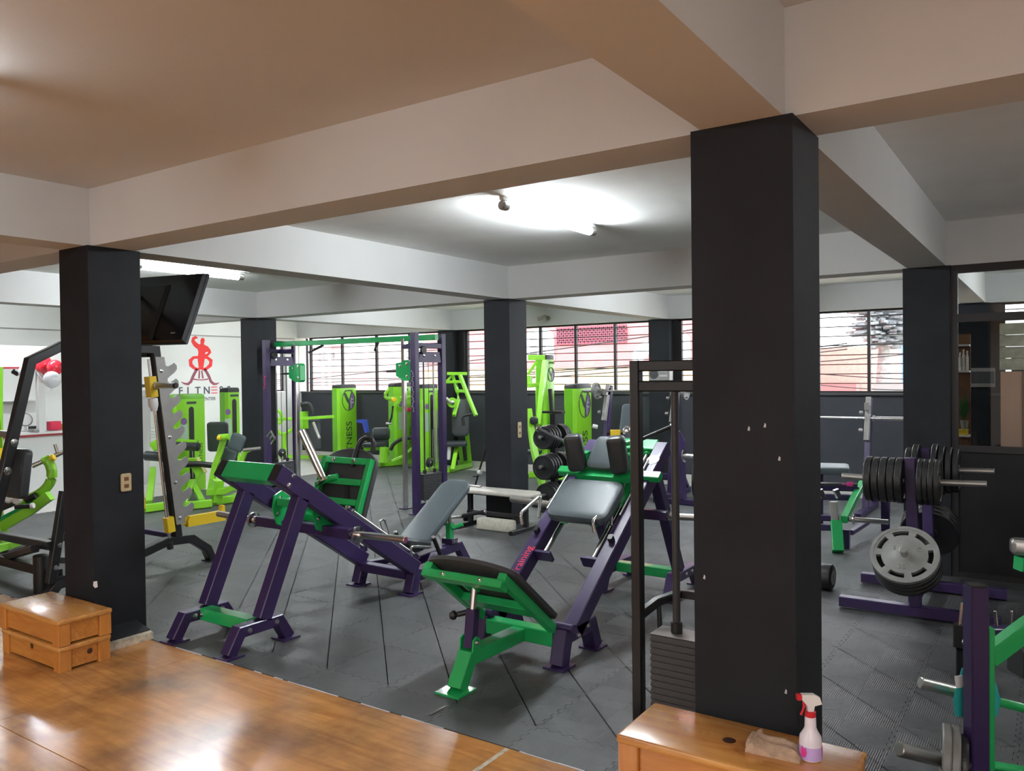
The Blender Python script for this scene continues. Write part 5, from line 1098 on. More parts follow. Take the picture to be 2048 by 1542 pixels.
part(t, 'cover', MB().box((q0.x-0.16,q0.y-0.10,-0.012),(q0.x+0.10,q0.y+0.11,1.49)), 'whitepl')
for i in range(12): part(t, 'weight_plate', MB().box((q0.x+0.1005,q0.y-0.09,0.62+i*0.055),(q0.x+0.125,q0.y+0.09,0.665+i*0.055)), 'whitepl')
part(t, 'cover_cap', MB().loft([[(q0.x-0.17,q0.y-0.11,1.4905),(q0.x+0.13,q0.y-0.11,1.4905),(q0.x+0.13,q0.y+0.12,1.4905),(q0.x-0.17,q0.y+0.12,1.4905)],[(q0.x-0.12,q0.y-0.06,1.60),(q0.x+0.09,q0.y-0.06,1.60),(q0.x+0.09,q0.y+0.08,1.60),(q0.x-0.12,q0.y+0.08,1.60)]]), 'whitepl')
bar(t, 'shade', 'greysteel', [(q0.x+0.15,q0.y+0.17,-0.012),(q0.x+0.15,q0.y+0.17,1.4)], 0.06)
t = thing('abdominal_machine', 'lime machine with black seat back and slate pad beside the far left column', 'exercise machine', (-7.0, 6.6, -0.0125))
tower(t, -6.920, 6.324, 1.62, 0.298, 0.26, logo=False, slot=True, z0=-0.0125)
pad(t, 'seat_back', 'vinyl', (-6.369,5.577,0.807), (0.75,0.66,0), (0.10,0,1), 0.34, 0.50, 0.09)
pad(t, 'slate_pad', 'vinylgrey', (-4.416,4.484,0.863), (0.80,0.54,-0.36), (0.30,0.20,0.90), 0.21, 0.26, 0.07)
pad(t, 'slate_pad', 'vinylgrey', (-4.512,4.417,0.684), (0.80,0.54,-0.36), (0.30,0.20,0.90), 0.23, 0.20, 0.07)
bar(t, 'lever_arm', 'lime', [(-4.4,4.255,0.952), (-4.447,4.22,0.748), (-4.506,4.177,0.557), (-4.566,4.13,0.183)], 0.075)
cyl(t, 'lever_head', 'lime', (-4.378,4.15,0.961), (-4.256,4.232,0.973), 0.045); cyl(t, 'yellow_knob', 'yellow', (-4.303,4.079,0.968), (-4.269,4.103,0.961), 0.035)
tube(t, 'chrome_bar', 'chrome', [(-4.171,4.407,0.772), (-3.966,4.547,0.798)], 0.026)
bar(t, 'right_arm', 'lime', [(-4.19,4.515,0.769), (-4.237,4.483,0.734), (-4.297,4.439,0.556), (-4.404,4.361,0.201)], 0.065)
part(t, 'right_arm_head', MB().bar([(-5.05,5.078,0.647), (-4.967,5.135,0.684)], 0.09), 'lime')
bar(t, 'base_frame', 'lime', [(-4.475,4.145,0.06), (-4.447,4.424,0.06), (-4.8,4.957,0.06)], 0.10)
bar(t, 'base_upright', 'lime', [(-4.385,4.135,0.371), (-4.456,4.156,0.06)], 0.13)
bar(t, 'base_cross', 'lime', [(-4.507,4.049,0.197), (-4.304,4.187,0.208), (-4.199,4.259,0.263)], 0.09)
# curved-arm machine at the left edge
t = thing('seated_row', 'lime seated row machine with a curved arm at the left edge of the picture', 'exercise machine', (-3.6, 1.6, 0))
tube(t, 'curved_arm', 'lime', bend([(-3.581,1.429,0.959), (-3.537,1.457,0.894), (-3.519,1.467,0.787), (-3.546,1.448,0.68), (-3.63,1.389,0.58), (-3.807,1.267,0.497)], 0.12), 0.052)
bar(t, 'flat_beam', 'lime', [(-3.438,1.398,0.577), (-3.613,1.277,0.421), (-3.92,1.066,0.214)], 0.085, 0.10)
part(t, 'handle_tube', MB().tube([(-3.648,1.322,0.885), (-3.563,1.44,0.953), (-3.472,1.563,1.027)], 0.026), 'steel')
part(t, 'handle_sleeve', MB().tube([(-3.576,1.395,0.93), (-3.551,1.461,0.962)], 0.042), 'lime')
cyl(t, 'yellow_knob', 'yellow', (-3.428,1.411,0.968), (-3.398,1.432,0.983), 0.035)
tube(t, 'short_peg', 'steel', [(-3.47,1.505,1.021), (-3.492,1.491,1.112)], 0.022)
tube(t, 'link_rod', 'blackpl', [(-3.56,1.315,0.584), (-3.648,1.255,0.532)], 0.035)
tube(t, 'dark_link', 'green', [(-3.675,1.357,0.5), (-3.852,1.235,0.375), (-4.02,1.12,0.281)], 0.04)
tube(t, 'cross_pin', 'blackpl', [(-3.526,1.096,0.491), (-3.393,1.185,0.5)], 0.024); cyl(t, 'pin_end', 'whitepl', (-3.393,1.185,0.5), (-3.368,1.203,0.504), 0.03)
part(t, 'white_hub', MB().lathe((-3.573,1.066,0.59), (0.8,-0.6,0), [(0.03,0),(0.05,0.02),(0.05,0.06),(0.03,0.08)], 16), 'whitepl')
part(t, 'second_hub', MB().lathe((-3.504,1.112,0.568), (0.8,-0.6,0), [(0.03,0),(0.045,0.02),(0.045,0.05),(0.03,0.07)], 16), 'creamvinyl')
bar(t, 'seat_beam', 'black', [(-3.919,1.07,0.446), (-3.771,1.172,0.518)], 0.10)
bar(t, 'base_frame', 'lime', [(-3.513,0.843,0.06), (-3.7,1.171,0.06)], 0.10); bar(t, 'base_frame', 'lime', [(-3.567,0.866,0.1), (-3.6,1.069,0.1)], 0.06)
bar(t, 'stand', 'lime', [(-3.876,1.096,0.224), (-3.803,1.109,0.06)], 0.10)
bar(t, 'tall_post', 'lime', [(-4.866,1.541,1.956), (-4.858,1.53,0.962), (-5.481,1.787,0)], 0.075)
part(t, 'yellow_block', MB().bar([(-4.745,1.487,1.018), (-4.745,1.485,0.885)], 0.08), 'yellow')

# ================================================================== weight plates
def plate_mesh(name, r, th, m, slots=0):
    mb = MB()
    def sect(r0, r1, a0, a1, z0, z1, n):
        rings = []
        for i in range(n+1):
            a = R(a0+(a1-a0)*i/n); c_, s_ = math.cos(a), math.sin(a)
            rings.append([(r0*c_,r0*s_,z0),(r1*c_,r1*s_,z0),(r1*c_,r1*s_,z1),(r0*c_,r0*s_,z1)])
        mb.loft(rings, closed=(a1-a0 >= 359.9)) if a1-a0 < 359.9 else mb.loft(rings[:-1], closed=True)
    h = th/2
    if slots:
        mb.lathe((0,0,0), (0,0,1), [(r*0.13,-h),(r*0.68,-h),(r*0.68,h-0.004),(r*0.30,h-0.004),(r*0.27,h),(r*0.13,h)], 40)
        sect(r*0.83, r*0.98, 0, 360, -h, h-0.003, 48); sect(r*0.90, r, 0, 360, -h+0.004, h, 48)
        for k in range(slots):
            c_ = 360*k/slots; w = 360/slots
            sect(r*0.675, r*0.835, c_+w*0.34, c_+w*0.66, -h, h-0.004, 4)
    else:
        mb.lathe((0,0,0), (0,0,1), [(0.027,-h),(r*0.25,-h),(r*0.28,-h+0.007),(r*0.78,-h+0.008),(r*0.83,-h+0.001),(r*0.97,-h),(r,-h+0.006),(r,h-0.006),(r*0.97,h),(r*0.83,h-0.001),(r*0.78,h-0.008),(r*0.28,h-0.007),(r*0.25,h),(0.027,h),(0.027,-h)], 36)
    me = mb.mesh(name); me.materials.append(M[m]); return me
PM = {}
ORD = ('innermost','second','third','fourth','fifth')
def plate(c, ax, r, th, m, label, group, slots=0):
    key = (round(r,3), round(th,3), m, slots)
    if key not in PM: PM[key] = plate_mesh('weight_plate', r, th, m, slots)
    o = bpy.data.objects.new('weight_plate', PM[key]); COL.objects.link(o); o.location = c
    o.rotation_euler = V((0,0,1)).rotation_difference(V(ax).normalized()).to_euler()
    return tag(o, label, 'weight plate', group)

# ---- black plate tree by the middle column
bp_ = V((-0.191,6.316,0.789)); bp_.z = 0
t = thing('plate_tree', 'black plate tree loaded with black plates, right of the middle column', 'plate tree', bp_)
bar(t, 'post', 'black', [(bp_.x,bp_.y,0.05),(bp_.x,bp_.y,1.27)], 0.08, 0.08, up=(0,1,0))
bar(t, 'base_bar', 'black', [(bp_.x-0.35,bp_.y,0.03),(bp_.x+0.35,bp_.y,0.03)], 0.07, 0.05); bar(t, 'base_bar', 'black', [(bp_.x,bp_.y-0.35,0.035),(bp_.x,bp_.y+0.35,0.035)], 0.07, 0.05)
bar(t, 'bar_holder', 'black', [(bp_.x-0.15,bp_.y,1.29),(bp_.x+0.15,bp_.y,1.29)], 0.10, 0.03)
cyl(t, 'upright_rod', 'iron', (bp_.x-0.03,bp_.y,1.305), (bp_.x-0.05,bp_.y,1.60), 0.03)
for z, r, nn_ in ((0.965, 0.165, 4), (0.575, 0.178, 4), (0.20, 0.172, 3)):
    for s in (-1, 1):
        cyl(t, 'peg', 'steel', (bp_.x,bp_.y+s*0.041,z), (bp_.x,bp_.y+s*0.36,z+0.015), 0.024)
        for i in range(nn_ if s < 0 else 3):
            plate((bp_.x, bp_.y+s*(0.085+i*0.06), z), (0,s,0.04), r*(1-0.03*i), 0.042, 'iron', '%s black plate on the %s peg of the black plate tree, %s side' % (ORD[i], {0.965:'top',0.575:'middle',0.20:'bottom'}[z], 'camera' if s < 0 else 'window'), 'plates on the black plate tree')
        if s < 0: tube(t, 'steel_lever', 'steel', [(bp_.x-0.14,bp_.y-0.30,z+0.1),(bp_.x-0.1,bp_.y-0.42,z+0.09)], 0.008) if z > 9 else None

# ---- purple plate tree on the right
t = thing('plate_tree', 'purple plate tree with black upper plates and one large grey plate', 'plate tree', (4.5, 3.96, 0))
for y in (3.57, 4.40):
    bar(t, 'skid', 'purple', [(4.0,y,0.05),(5.05,y,0.05)], 0.085, 0.075)
    bar(t, 'post', 'purple', [(4.52,y,0.088),(4.49,y,1.16)], 0.075, 0.09, up=(0,1,0))
    for s in (-1, 1):
        cyl(t, 'peg', 'steel', (4.495+s*0.04,y,0.99), (4.495+s*0.475,y,1.0), 0.023)
for z in (0.45,): bar(t, 'link_bar', 'purple', [(4.5,3.615,z),(4.5,4.355,z)], 0.07, 0.07)
bar(t, 'link_bar', 'purple', [(4.5,3.615,0.12),(4.5,4.355,0.12)], 0.07, 0.06)
for i in range(5): plate((4.425-i*0.052,3.57,0.992), (-1,0,0), 0.166-0.003*(i % 2), 0.046, 'iron', ORD[i]+' black plate in the near left stack of the purple plate tree', 'plates in the near left stack of the purple tree')
for i in range(4): plate((4.562+i*0.036,3.57,0.992), (1,0,0), 0.168-0.002*(i % 2), 0.033, 'iron', ORD[i]+' black plate in the near right stack of the purple plate tree', 'plates in the near right stack of the purple tree')
for i in range(4): plate((4.562+i*0.05,4.40,0.992), (1,0,0), 0.21-0.012*i, 0.04, 'iron', ORD[i]+' black plate on the far right peg of the purple plate tree', 'plates on the far right peg of the purple tree')
for i in range(2): plate((4.425-i*0.052,4.40,0.992), (-1,0,0), 0.20-0.03*i, 0.045, 'iron', ORD[i]+' black plate on the far left peg of the purple plate tree', 'plates on the far left peg of the purple tree')
ax = V((0,-0.76,0.65)); c0 = V((4.485,3.315,0.500))
cyl(t, 'peg', 'steel', c0-ax*0.25, c0+ax*0.075, 0.026)
g = plate(c0, ax, 0.222, 0.035, 'greyiron', 'large grey plate with seven grip slots on the front of the purple plate tree', None, 7)
# raised lettering and numbers on it
e1 = V((1,0,0)); e2 = ax.cross(e1)
gt = [('lettering', 'L', -0.075, 0.028, 0.05), ('lettering', '4', 0.0, 0.065, 0.04), ('lettering', '5', 0.03, 0.062, 0.04), ('lettering', 'O', 0.075, 0.028, 0.05), ('lettering', '20', -0.035, -0.115, 0.055), ('lettering', 'kg', 0.035, -0.115, 0.03)]
for nm, s_, a, b, sz in gt[:1]+gt[3:5]:
    o = text(None, nm, s_, sz, c0+ax*0.0136+e1*a+e2*b, e1, e2, 'greyiron', 0.003)
    o.parent = g; o.matrix_parent_inverse = Matrix.Translation(g.location).to_4x4().inverted() if False else (Matrix.LocRotScale(g.location, g.rotation_euler, None)).inverted()
for i in range(1, 4): plate(c0-ax*(0.006+0.052*i), ax, 0.224, 0.048, 'iron', ORD[i]+' thick black plate behind the large grey slotted plate', 'plates behind the large grey plate')
ax2 = V((0,0.89,0.456)); c1 = V((4.5,4.62,0.50))
cyl(t, 'peg', 'steel', c1-ax2*0.25, c1+ax2*0.1, 0.026)
for i in range(3): plate(c1-ax2*(0.05*i), ax2, 0.222, 0.046, 'iron', ORD[i]+' black plate on the far low peg of the purple plate tree', 'plates on the far low peg of the purple tree')

# ================================================================== cream bench by the middle column
t = thing('flat_bench', 'cream topped flat bench with black frame in front of the middle column', 'bench', (-0.05, 4.80, 0))
pad(t, 'top', 'creamvinyl', (-0.09,4.815,0.425), (1,0,0), (0,1,0), 1.12, 0.31, 0.05, rc=0.07, e=0.02)
for x in (-0.46, 0.33):
    bar(t, 'base_foot', 'black', [(x,4.50,0.026),(x,5.0,0.026)], 0.05, 0.045); bar(t, 'post', 'black', [(x,4.81,0.049),(x,4.81,0.398)], 0.055, 0.055, up=(0,1,0))
bar(t, 'rail', 'black', [(-0.43,4.81,0.16),(0.30,4.81,0.16)], 0.045, 0.05)
bar(t, 'top_rail', 'black', [(-0.60,4.81,0.385),(0.42,4.81,0.385)], 0.05, 0.028)
q = V((-0.443,5.183,0.452))
single('grey_paddle', MB().pad((q.x,4.87,0.461), (1,-0.06,0), (0.06,1,0), 0.21, 0.075, 0.016, rc=0.03, e=0.005), 'steel', 'flat grey object lying on the cream bench', 'grip', None, (q.x,4.87,0.453))
single('foam_block', MB().pad((0.0,4.93-0.24,0.065), (1,0,0), (0,1,0), 0.50, 0.15, 0.128, rc=0.05, e=0.02), 'foam', 'worn cream foam block on the mats under the cream bench', 'foam block', None, (0.0,4.69,0.0))
t = thing('leaning_bar', 'thin black bar leaning on the left side of the middle column', 'bar', (-0.62,5.30,0))
tube(t, 'rod', 'iron', [(-0.80,5.17,0.013),(-0.385,5.24,1.30)], 0.012); cyl(t, 'clip', 'whitepl', (-0.60,5.16,0.58), (-0.555,5.165,0.59), 0.03); bar(t, 'clip_lever', 'blackpl', [(-0.67,5.15,0.53),(-0.60,5.155,0.535)], 0.015)
t = thing('dumbbell', 'small black and chrome dumbbell on the mats left of the cream bench', 'dumbbell', (-0.75,4.9,0))
tube(t, 'handle', 'chrome', [(-0.80,4.80,0.055),(-0.66,4.96,0.055)], 0.016)
for s in (0, 1):
    p = V((-0.80,4.80,0.055)).lerp(V((-0.66,4.96,0.055)), s); d_ = V((0.14,0.16,0)).normalized()*(1 if s else -1)
    part(t, 'head', MB().lathe(p-d_*0.02, d_, [(0.05,0),(0.054,0.005),(0.054,0.055),(0.045,0.06)], 6), 'blackpl')

# ================================================================== racks by the windows
def rack(name, label, ux, y, zt, lean, bench=True, rail=True):
    t = thing(name, label, 'bench press', (sum(ux)/2, y, 0))
    for x in ux:
        bar(t, 'upright', 'purple', [(x,y-0.25,0.03),(x,y+0.06,zt-0.02)], 0.075, 0.075, up=(1,0,0))
        part(t, 'hook_plate', MB().bar([(x-0.0,y-0.16,zt-0.55),(x,y-0.01,zt-0.06)], 0.082, 0.06, up=(1,0,0)), 'greysteel')
        part(t, 'bar_hook', MB().prism([(x-0.03,y-0.14,zt-0.16),(x-0.03,y+0.0,zt-0.16),(x-0.03,y+0.0,zt+0.0),(x-0.03,y-0.03,zt+0.0),(x-0.03,y-0.06,zt-0.11),(x-0.03,y-0.12,zt-0.11),(x-0.03,y-0.14,zt-0.07)], (0.06,0,0)), 'greysteel')
        for k in (0.2, 0.42): cyl(t, 'hook_pin', 'chrome', (x-0.042,y-0.10-k*0.2,zt-k), (x-0.085,y-0.11-k*0.2,zt-k), 0.022)
        bar(t, 'base_foot', 'purple', [(x,y-0.75,0.035),(x,y+0.45,0.035)], 0.08, 0.07)
        bar(t, 'brace', 'purple', [(x,y+0.40,0.08),(x,y-0.08,0.62)], 0.06, 0.06, up=(1,0,0))
    bar(t, 'crossbar', 'purple', [(ux[0]+0.04,y-0.18,0.30),(ux[1]-0.04,y-0.18,0.30)], 0.07, 0.07)
    if bench:
        xc = sum(ux)/2
        pad(t, 'back_cushion', 'vinylgrey', (xc,y-0.42,0.98), (1,0,0), (0,0.28,1), 0.30, 0.75, 0.07)
        pad(t, 'seat_cushion', 'vinyl', (xc,y-0.82,0.46), (1,0,0), (0,1,0.1), 0.30, 0.40, 0.07)
        bar(t, 'bench_beam', 'purple', [(xc,y-0.22,0.30),(xc,y-1.1,0.30),(xc,y-1.15,0.03)], 0.08, 0.08); bar(t, 'back_post', 'purple', [(xc,y-0.36,0.34),(xc,y-0.36,0.95)], 0.06, 0.06, up=(0,1,0))
    return t
rack('incline_bench', 'purple incline press bench with loaded barbell under the window behind the hack squat', (-0.34, 0.76), 8.2, 1.63, 0)
def barbell(label, x0, x1, y, z, sl=0.36, plates=(), m='steel'):
    t = thing('barbell', label, 'barbell', ((x0+x1)/2, y, z))
    tube(t, 'shaft', m, [(x0+sl,y,z),(x1-sl,y,z)], 0.0145)
    for s, a in ((-1,x0),(1,x1)):
        part(t, 'sleeve', MB().lathe((a,y,z), (-s,0,0), [(0.020,0),(0.024,0.004),(0.024,sl-0.03),(0.036,sl-0.028),(0.036,sl)], 18), m)
    return t
barbell('steel barbell racked on the purple incline bench behind the hack squat', -0.73, 1.12, 8.135, 1.53, 0.33)
for x in (-0.52, 0.93):
    plate((x,8.135,1.53), (1,0,0), 0.128, 0.045, 'greyiron', 'grey plate on the %s end of the barbell on the incline bench' % ('left' if x < 0 else 'right'), 'plates on the racked barbell', 5)
rack('flat_press_bench', 'purple rack with an empty bright barbell under the right window', (2.28, 3.38), 8.2, 1.46, 0, bench=False)
barbell('bright empty barbell on the purple rack right of the big column', 1.75, 3.86, 8.12, 1.19, 0.42, m='chrome')
bar_t = [o for o in bpy.data.objects if o.name.startswith('flat_press_bench')][0]
# purple and green bench with pegs
t = thing('decline_bench', 'purple bench with a green front post and slanted green arm beyond the big column', 'bench', (3.2, 5.6, 0))
bar(t, 'green_post', 'green', [(3.588,5.435,0.02), (3.541,5.573,0.29)], 0.105)
bar(t, 'purple_post', 'purple', [(3.602,5.73,-0.014), (3.602,5.734,0.189)], 0.07)
bar(t, 'slanted_arm', 'green', [(3.618,5.566,0.318), (3.609,6.044,0.441), (3.616,6.535,0.572)], 0.065, 0.075)
bar(t, 'grey_upright', 'greysteel', [(3.537,5.57,0.28), (3.525,5.566,0.49)], 0.07)
cyl(t, 'weight_peg', 'chrome', (3.656,5.591,0.322), (4.002,5.704,0.307), 0.025); part(t, 'peg_collar', MB().lathe((3.693,5.616,0.317), (0.98,-0.1,0), [(0.03,0),(0.05,0.004),(0.05,0.014),(0.03,0.02)], 16), 'chrome')
bar(t, 'top_rail', 'chrome', [(3.098,5.943,0.597), (3.598,6.281,0.574)], 0.06, 0.04); bar(t, 'top_rail', 'purple', [(3.098,5.942,0.554), (3.612,6.289,0.531)], 0.05, 0.05)
bar(t, 'mid_rail', 'purple', [(3.124,5.838,0.479), (3.562,6.134,0.457)], 0.06, 0.06); bar(t, 'low_rail', 'purple', [(3.15,5.731,0.27), (3.467,5.825,0.279)], 0.06); bar(t, 'low_rail', 'purple', [(3.15,5.73,0.176), (3.467,5.823,0.181)], 0.06)
for a in ((1646,996),(1674,990)): part(t, 'hook', MB().bar([V((3.422,5.557,0.523))+V((0.0047*(a[0]-1646),0.003*(a[0]-1646),0)), V((3.397,5.541,0.604))+V((0.0047*(a[0]-1646),0.003*(a[0]-1646),0))], 0.05), 'chrome')
bar(t, 'rear_post', 'purple', [(3.78,6.902,0), (3.802,6.778,0.367), (3.802,6.782,0.588)], 0.09)
bar(t, 'rear_brace', 'purple', [(3.612,5.921,0.127), (3.676,6.447,0.158)], 0.05)
pad(t, 'grey_cushion', 'vinylgrey', (3.13,6.69,0.682), (1,0.25,0), (-0.2,1,0.1), 0.62, 0.30, 0.08)
bar(t, 'cushion_post', 'purple', [(3.129,6.689,0.625), (3.045,7.034,0)], 0.07)
part(t, 'pink_sticker', MB().bar([(3.536,6.118,0.6), (3.588,6.154,0.599)], 0.004, 0.045), 'pinklabel', 'pink and white sticker on the rail')
# black dumbbell lying at the column
q = V((3.749,4.018,0))
t = thing('dumbbell', 'large black dumbbell lying on the mats behind the big column', 'dumbbell', q)
for s in (0, 1): part(t, 'head', MB().lathe((q.x+0.105-0.30*s,q.y+0.02*s,0.106), (-1,0.05,0), [(0.085,0),(0.103,0.010),(0.105,0.016),(0.105,0.10),(0.09,0.11)], 28), 'iron')
tube(t, 'handle', 'chrome', [(q.x-0.006,q.y,0.106),(q.x-0.194,q.y+0.02,0.106)], 0.016)
part(t, 'end_cap', MB().lathe((q.x+0.1055,q.y,0.106), (1,-0.05,0), [(0.06,0),(0.058,0.003),(0.02,0.004)], 24), 'greyiron')
# loaded bar resting low behind the hack squat, with plates on the floor
t = thing('seal_row_stand', 'purple stand with loaded black plates at the foot of the dark wall', 'stand', (0.9, 7.0, 0))
q = V((1.06,7.457,0.295)); bar(t, 'base', 'purple', [(q.x-0.1,q.y,0.04),(q.x+0.7,q.y,0.04)], 0.09, 0.07)
bar(t, 'curved_post', 'purple', [(1.061,7.469,0.978), (1.118,7.505,0.848), (q.x+0.08,q.y,0.07)], 0.11)
bar(t, 'rear_post', 'purple', [(0.972,7.649,0.936), (q.x+0.0,q.y,0.07)], 0.06)
cyl(t, 'peg', 'chrome', (1.179,7.422,0.673), (1.369,7.551,0.65), 0.03)
part(t, 'peg_collar', MB().lathe((1.203,7.379,0.678), (1,0,0), [(0.05,0),(0.09,0.005),(0.09,0.02),(0.05,0.025)], 16), 'chrome')
q = V((1.178,7.783,0.571))
for i in range(3): plate((q.x+0.05*i,q.y+0.12,0.29), (1,0.2,0), 0.262, 0.045, 'iron', ORD[i]+' large black plate on the purple stand by the dark wall', 'plates on the stand by the dark wall')
# dumbbell-ended handle with a yellow collar over the hack squat pads
t = thing('curl_bar', 'short dark bar with a yellow collar behind the hack squat', 'bar', (1.077,5.669,1.063))
tube(t, 'shaft', 'iron', [(0.969,5.597,1.1), (1.209,5.759,1.085)], 0.022)
part(t, 'yellow_collar', MB().bar([(1.054,5.534,1.089), (1.146,5.596,1.088)], 0.07, 0.10), 'yellow')
part(t, 'ball_end', MB().lathe((1.175,5.616,1.128), (1,0.2,-0.2), [(0.03,0),(0.06,0.02),(0.065,0.05),(0.055,0.08),(0.02,0.10)], 16), 'chrome')
part(t, 'white_pad', MB().bar([(1.115,5.453,1.045), (1.201,5.511,1.049)], 0.08, 0.05), 'whitepl')
q = V((1.017,5.749,1.02)); bar(t, 'stand_post', 'purple', [q, (q.x,q.y,0.07)], 0.06, up=(0,1,0))
bar(t, 'stand_foot', 'purple', [(q.x-0.2,q.y,0.035),(q.x+0.2,q.y,0.035)], 0.07, 0.06)

# ================================================================== plate-loaded machine in the right foreground
t = thing('plate_loaded_press', 'purple and green plate-loaded machine cut off at the right bottom corner', 'exercise machine', (5.12, 1.05, 0))
P0 = V((5.087,1.007,0.488))
bar(t, 'post', 'purple', [(P0.x,P0.y,0.03),(P0.x,P0.y,0.885)], 0.075, 0.075, up=(0.83,0.56,0))
part(t, 'post_cap', MB().bar([(P0.x,P0.y,0.8855),(P0.x,P0.y,0.893)], 0.068, 0.068, up=(0.83,0.56,0)), 'blackpl')
bar(t, 'base_beam', 'purple', [(P0.x+0.0,P0.y+0.05,0.045),(P0.x+1.0,P0.y+0.05,0.045)], 0.08, 0.08)
bar(t, 'side_plate', 'green', [(5.115,1.114,0.693), (5.114,1.1,-0.101)], 0.028, 0.10, up=(-0.56,0.83,0))
bar(t, 'slanted_arm', 'green', [(5.12,1.151,0.544), (5.264,1.251,0.672), (5.418,1.357,0.792)], 0.07, 0.075)
bar(t, 'lower_arm', 'green', [(5.117,1.141,0.057), (5.263,1.24,0.027), (5.416,1.343,-0.004)], 0.07, 0.06)
tube(t, 'thin_bar', 'green', [(5.113,1.624,0.192), (5.251,1.717,0.149), (5.442,1.845,0.095)], 0.022)
bar(t, 'black_lever', 'black', [(5.125,1.271,0.264), (5.119,1.265,0.146), (5.114,1.26,0.052)], 0.025)
part(t, 'black_block', MB().bar([(5.206,1.57,0.421), (5.323,1.649,0.419)], 0.12, 0.13), 'blackpl')
for (a, b, r) in ((V((4.823,0.764,0.221)), V((5.045,0.997,0.115)), 0.030), (V((4.862,1.095,0.4)), V((5.057,1.226,0.339)), 0.026)):
    cyl(t, 'weight_peg', 'steel', a, b, r)
pa = V((4.823,0.764,0.221)); pb = V((5.045,0.997,0.115)); dd = (pb-pa).normalized()
for i, (f, r) in enumerate(((0.70,0.150),(0.84,0.152),(0.965,0.125))):
    o = plate(pa.lerp(pb, f)+V((0,0,0)), V((1,0.12,-0.05)), r, 0.034, 'greyiron' if i < 2 else 'iron', ('outer grey plate on the low peg of the machine in the right bottom corner','second grey plate on the low peg of the machine in the right bottom corner','smaller black plate next to the purple post in the right bottom corner')[i], 'plates on the right corner machine')
# teal cloth draped over the upper peg
t2 = thing('teal_towel', 'teal towel hanging over the upper peg of the right corner machine', 'towel', V((5.02,1.201,0.366)))
for a, wd in ((((5.033,1.116,0.49), (5.028,1.087,0.424), (5.022,1.082,0.363), (5.024,1.082,0.293)), 0.03), (((5.104,1.38,0.417), (5.116,1.363,0.356), (5.122,1.366,0.287), (5.118,1.362,0.214)), 0.038)):
    part(t2, 'fold', MB().loft([[V(p)+V((0.83,0.56,0))*(w_*k_*math.cos(q_))+V((-0.56,0.83,0))*(0.012*math.sin(q_)) for q_ in [i*math.pi/6 for i in range(12)]] for p, k_, w_ in zip(a, (0.25,0.8,1.1,0.9), (wd,)*4)]), 'teal')
part(t2, 'paper', MB().bar([(5.016,1.068,0.471), (5.022,1.071,0.419)], 0.035, 0.003, up=(-0.56,0.83,0)), 'whitepl', 'white paper tag on the towel')
# little weight stack machine behind that post
t = thing('dumbbell_stand', 'low black stand with chrome pins behind the purple post on the right', 'stand', V((5.032,2.77,0)))
q = V((4.916,2.337,0.283))
part(t, 'block', MB().bar([(4.916,2.338,0.34), (4.916,2.336,0.214)], 0.075, 0.07), 'blackpl')
bar(t, 'rail', 'purple', [(4.998,2.513,0.254), (5.145,2.613,0.252), (5.337,2.742,0.243)], 0.085, 0.08)
for a, b in (((4.916,2.278,0.35), (4.926,2.287,0.48)), ((4.937,2.293,0.355), (4.945,2.299,0.468)), ((5.083,2.511,0.31), (5.074,2.507,0.402)), ((5.15,2.557,0.303), (5.153,2.56,0.401))):
    cyl(t, 'pin', 'chrome', a, b, 0.008, 8)
for a in ((4.949,2.24,0.338), (4.944,2.236,0.276), (5.053,2.43,0.286)): part(t, 'nut', MB().lathe(a, (0.5,-0.8,0), [(0.018,0),(0.02,0.004),(0.014,0.03)], 10), 'chrome')
bar(t, 'stand_leg', 'black', [(4.916,2.336,0.211), (4.901,2.494,0)], 0.05); bar(t, 'stand_leg', 'black', [(5.24,2.676,0.23), (5.239,2.689,0)], 0.05)
# green post with pale pad at the right edge
t = thing('green_bench_end', 'green bench end with a pale grey pad at the right edge of the picture', 'bench', V((5.216,3.676,0)))
q = V((5.183,3.489,0.601))
pad(t, 'pad', 'steel', (5.227,3.519,0.6), (1,0.2,0), (0,0,1), 0.24, 0.11, 0.10, rc=0.03)
bar(t, 'arm', 'green', [(5.155,3.468,0.491), (5.388,3.626,0.467)], 0.10, 0.09)
bar(t, 'leg', 'green', [(5.332,3.588,0.448), (5.331,3.722,0)], 0.07)

# ================================================================== room behind the glass partition; peach board and blind stand in for reflections
struct('wall_side_room', MB().box((4.92,8.55,-0.0125),(9.39,8.65,2.02)), 'black')
t = thing('peach_reflection_board', 'peach coloured board behind the glass partition, made up in place of a reflection', 'board', (5.05,8.3,-0.0125))
a = (4.815,8.4,1.765); b = (5.031,8.4,0.908)
part(t, 'panel', MB().box((a[0],8.40,-0.0125),(b[0],8.44,a[2])), 'peach'); part(t, 'edge', MB().box((b[0]+0.001,8.39,-0.0125),(b[0]+0.09,8.44,a[2])), 'brownwood')
a = (4.806,8.4,2.341); b = (5.113,8.4,1.779)
t = thing('reflection_blind', 'pale pleated blind above the peach board, made up in place of a reflected window', 'blind', (a[0],8.42,b[2]))
for i in range(4):
    z1 = a[2]+(b[2]-a[2])*i/4; z0 = a[2]+(b[2]-a[2])*(i+1)/4
    part(t, 'pleat', MB().box((a[0],8.40-0.012*(i % 2),z0+0.006),(b[0]+1.6,8.445-0.012*(i % 2),z1)), 'blind')
a = (4.395,9.7,1.813); b = (4.687,9.7,1.554)
t = thing('framed_photo', 'small grey framed photo on the black column behind the glass', 'picture', (a[0],9.73,b[2]))
part(t, 'frame', MB().box((a[0],9.725,b[2]),(b[0],9.745,a[2])), 'greysteel'); part(t, 'print', MB().box((a[0]+0.01,9.722,b[2]+0.05),(b[0]-0.01,9.7245,a[2]-0.05)), 'stackgrey')
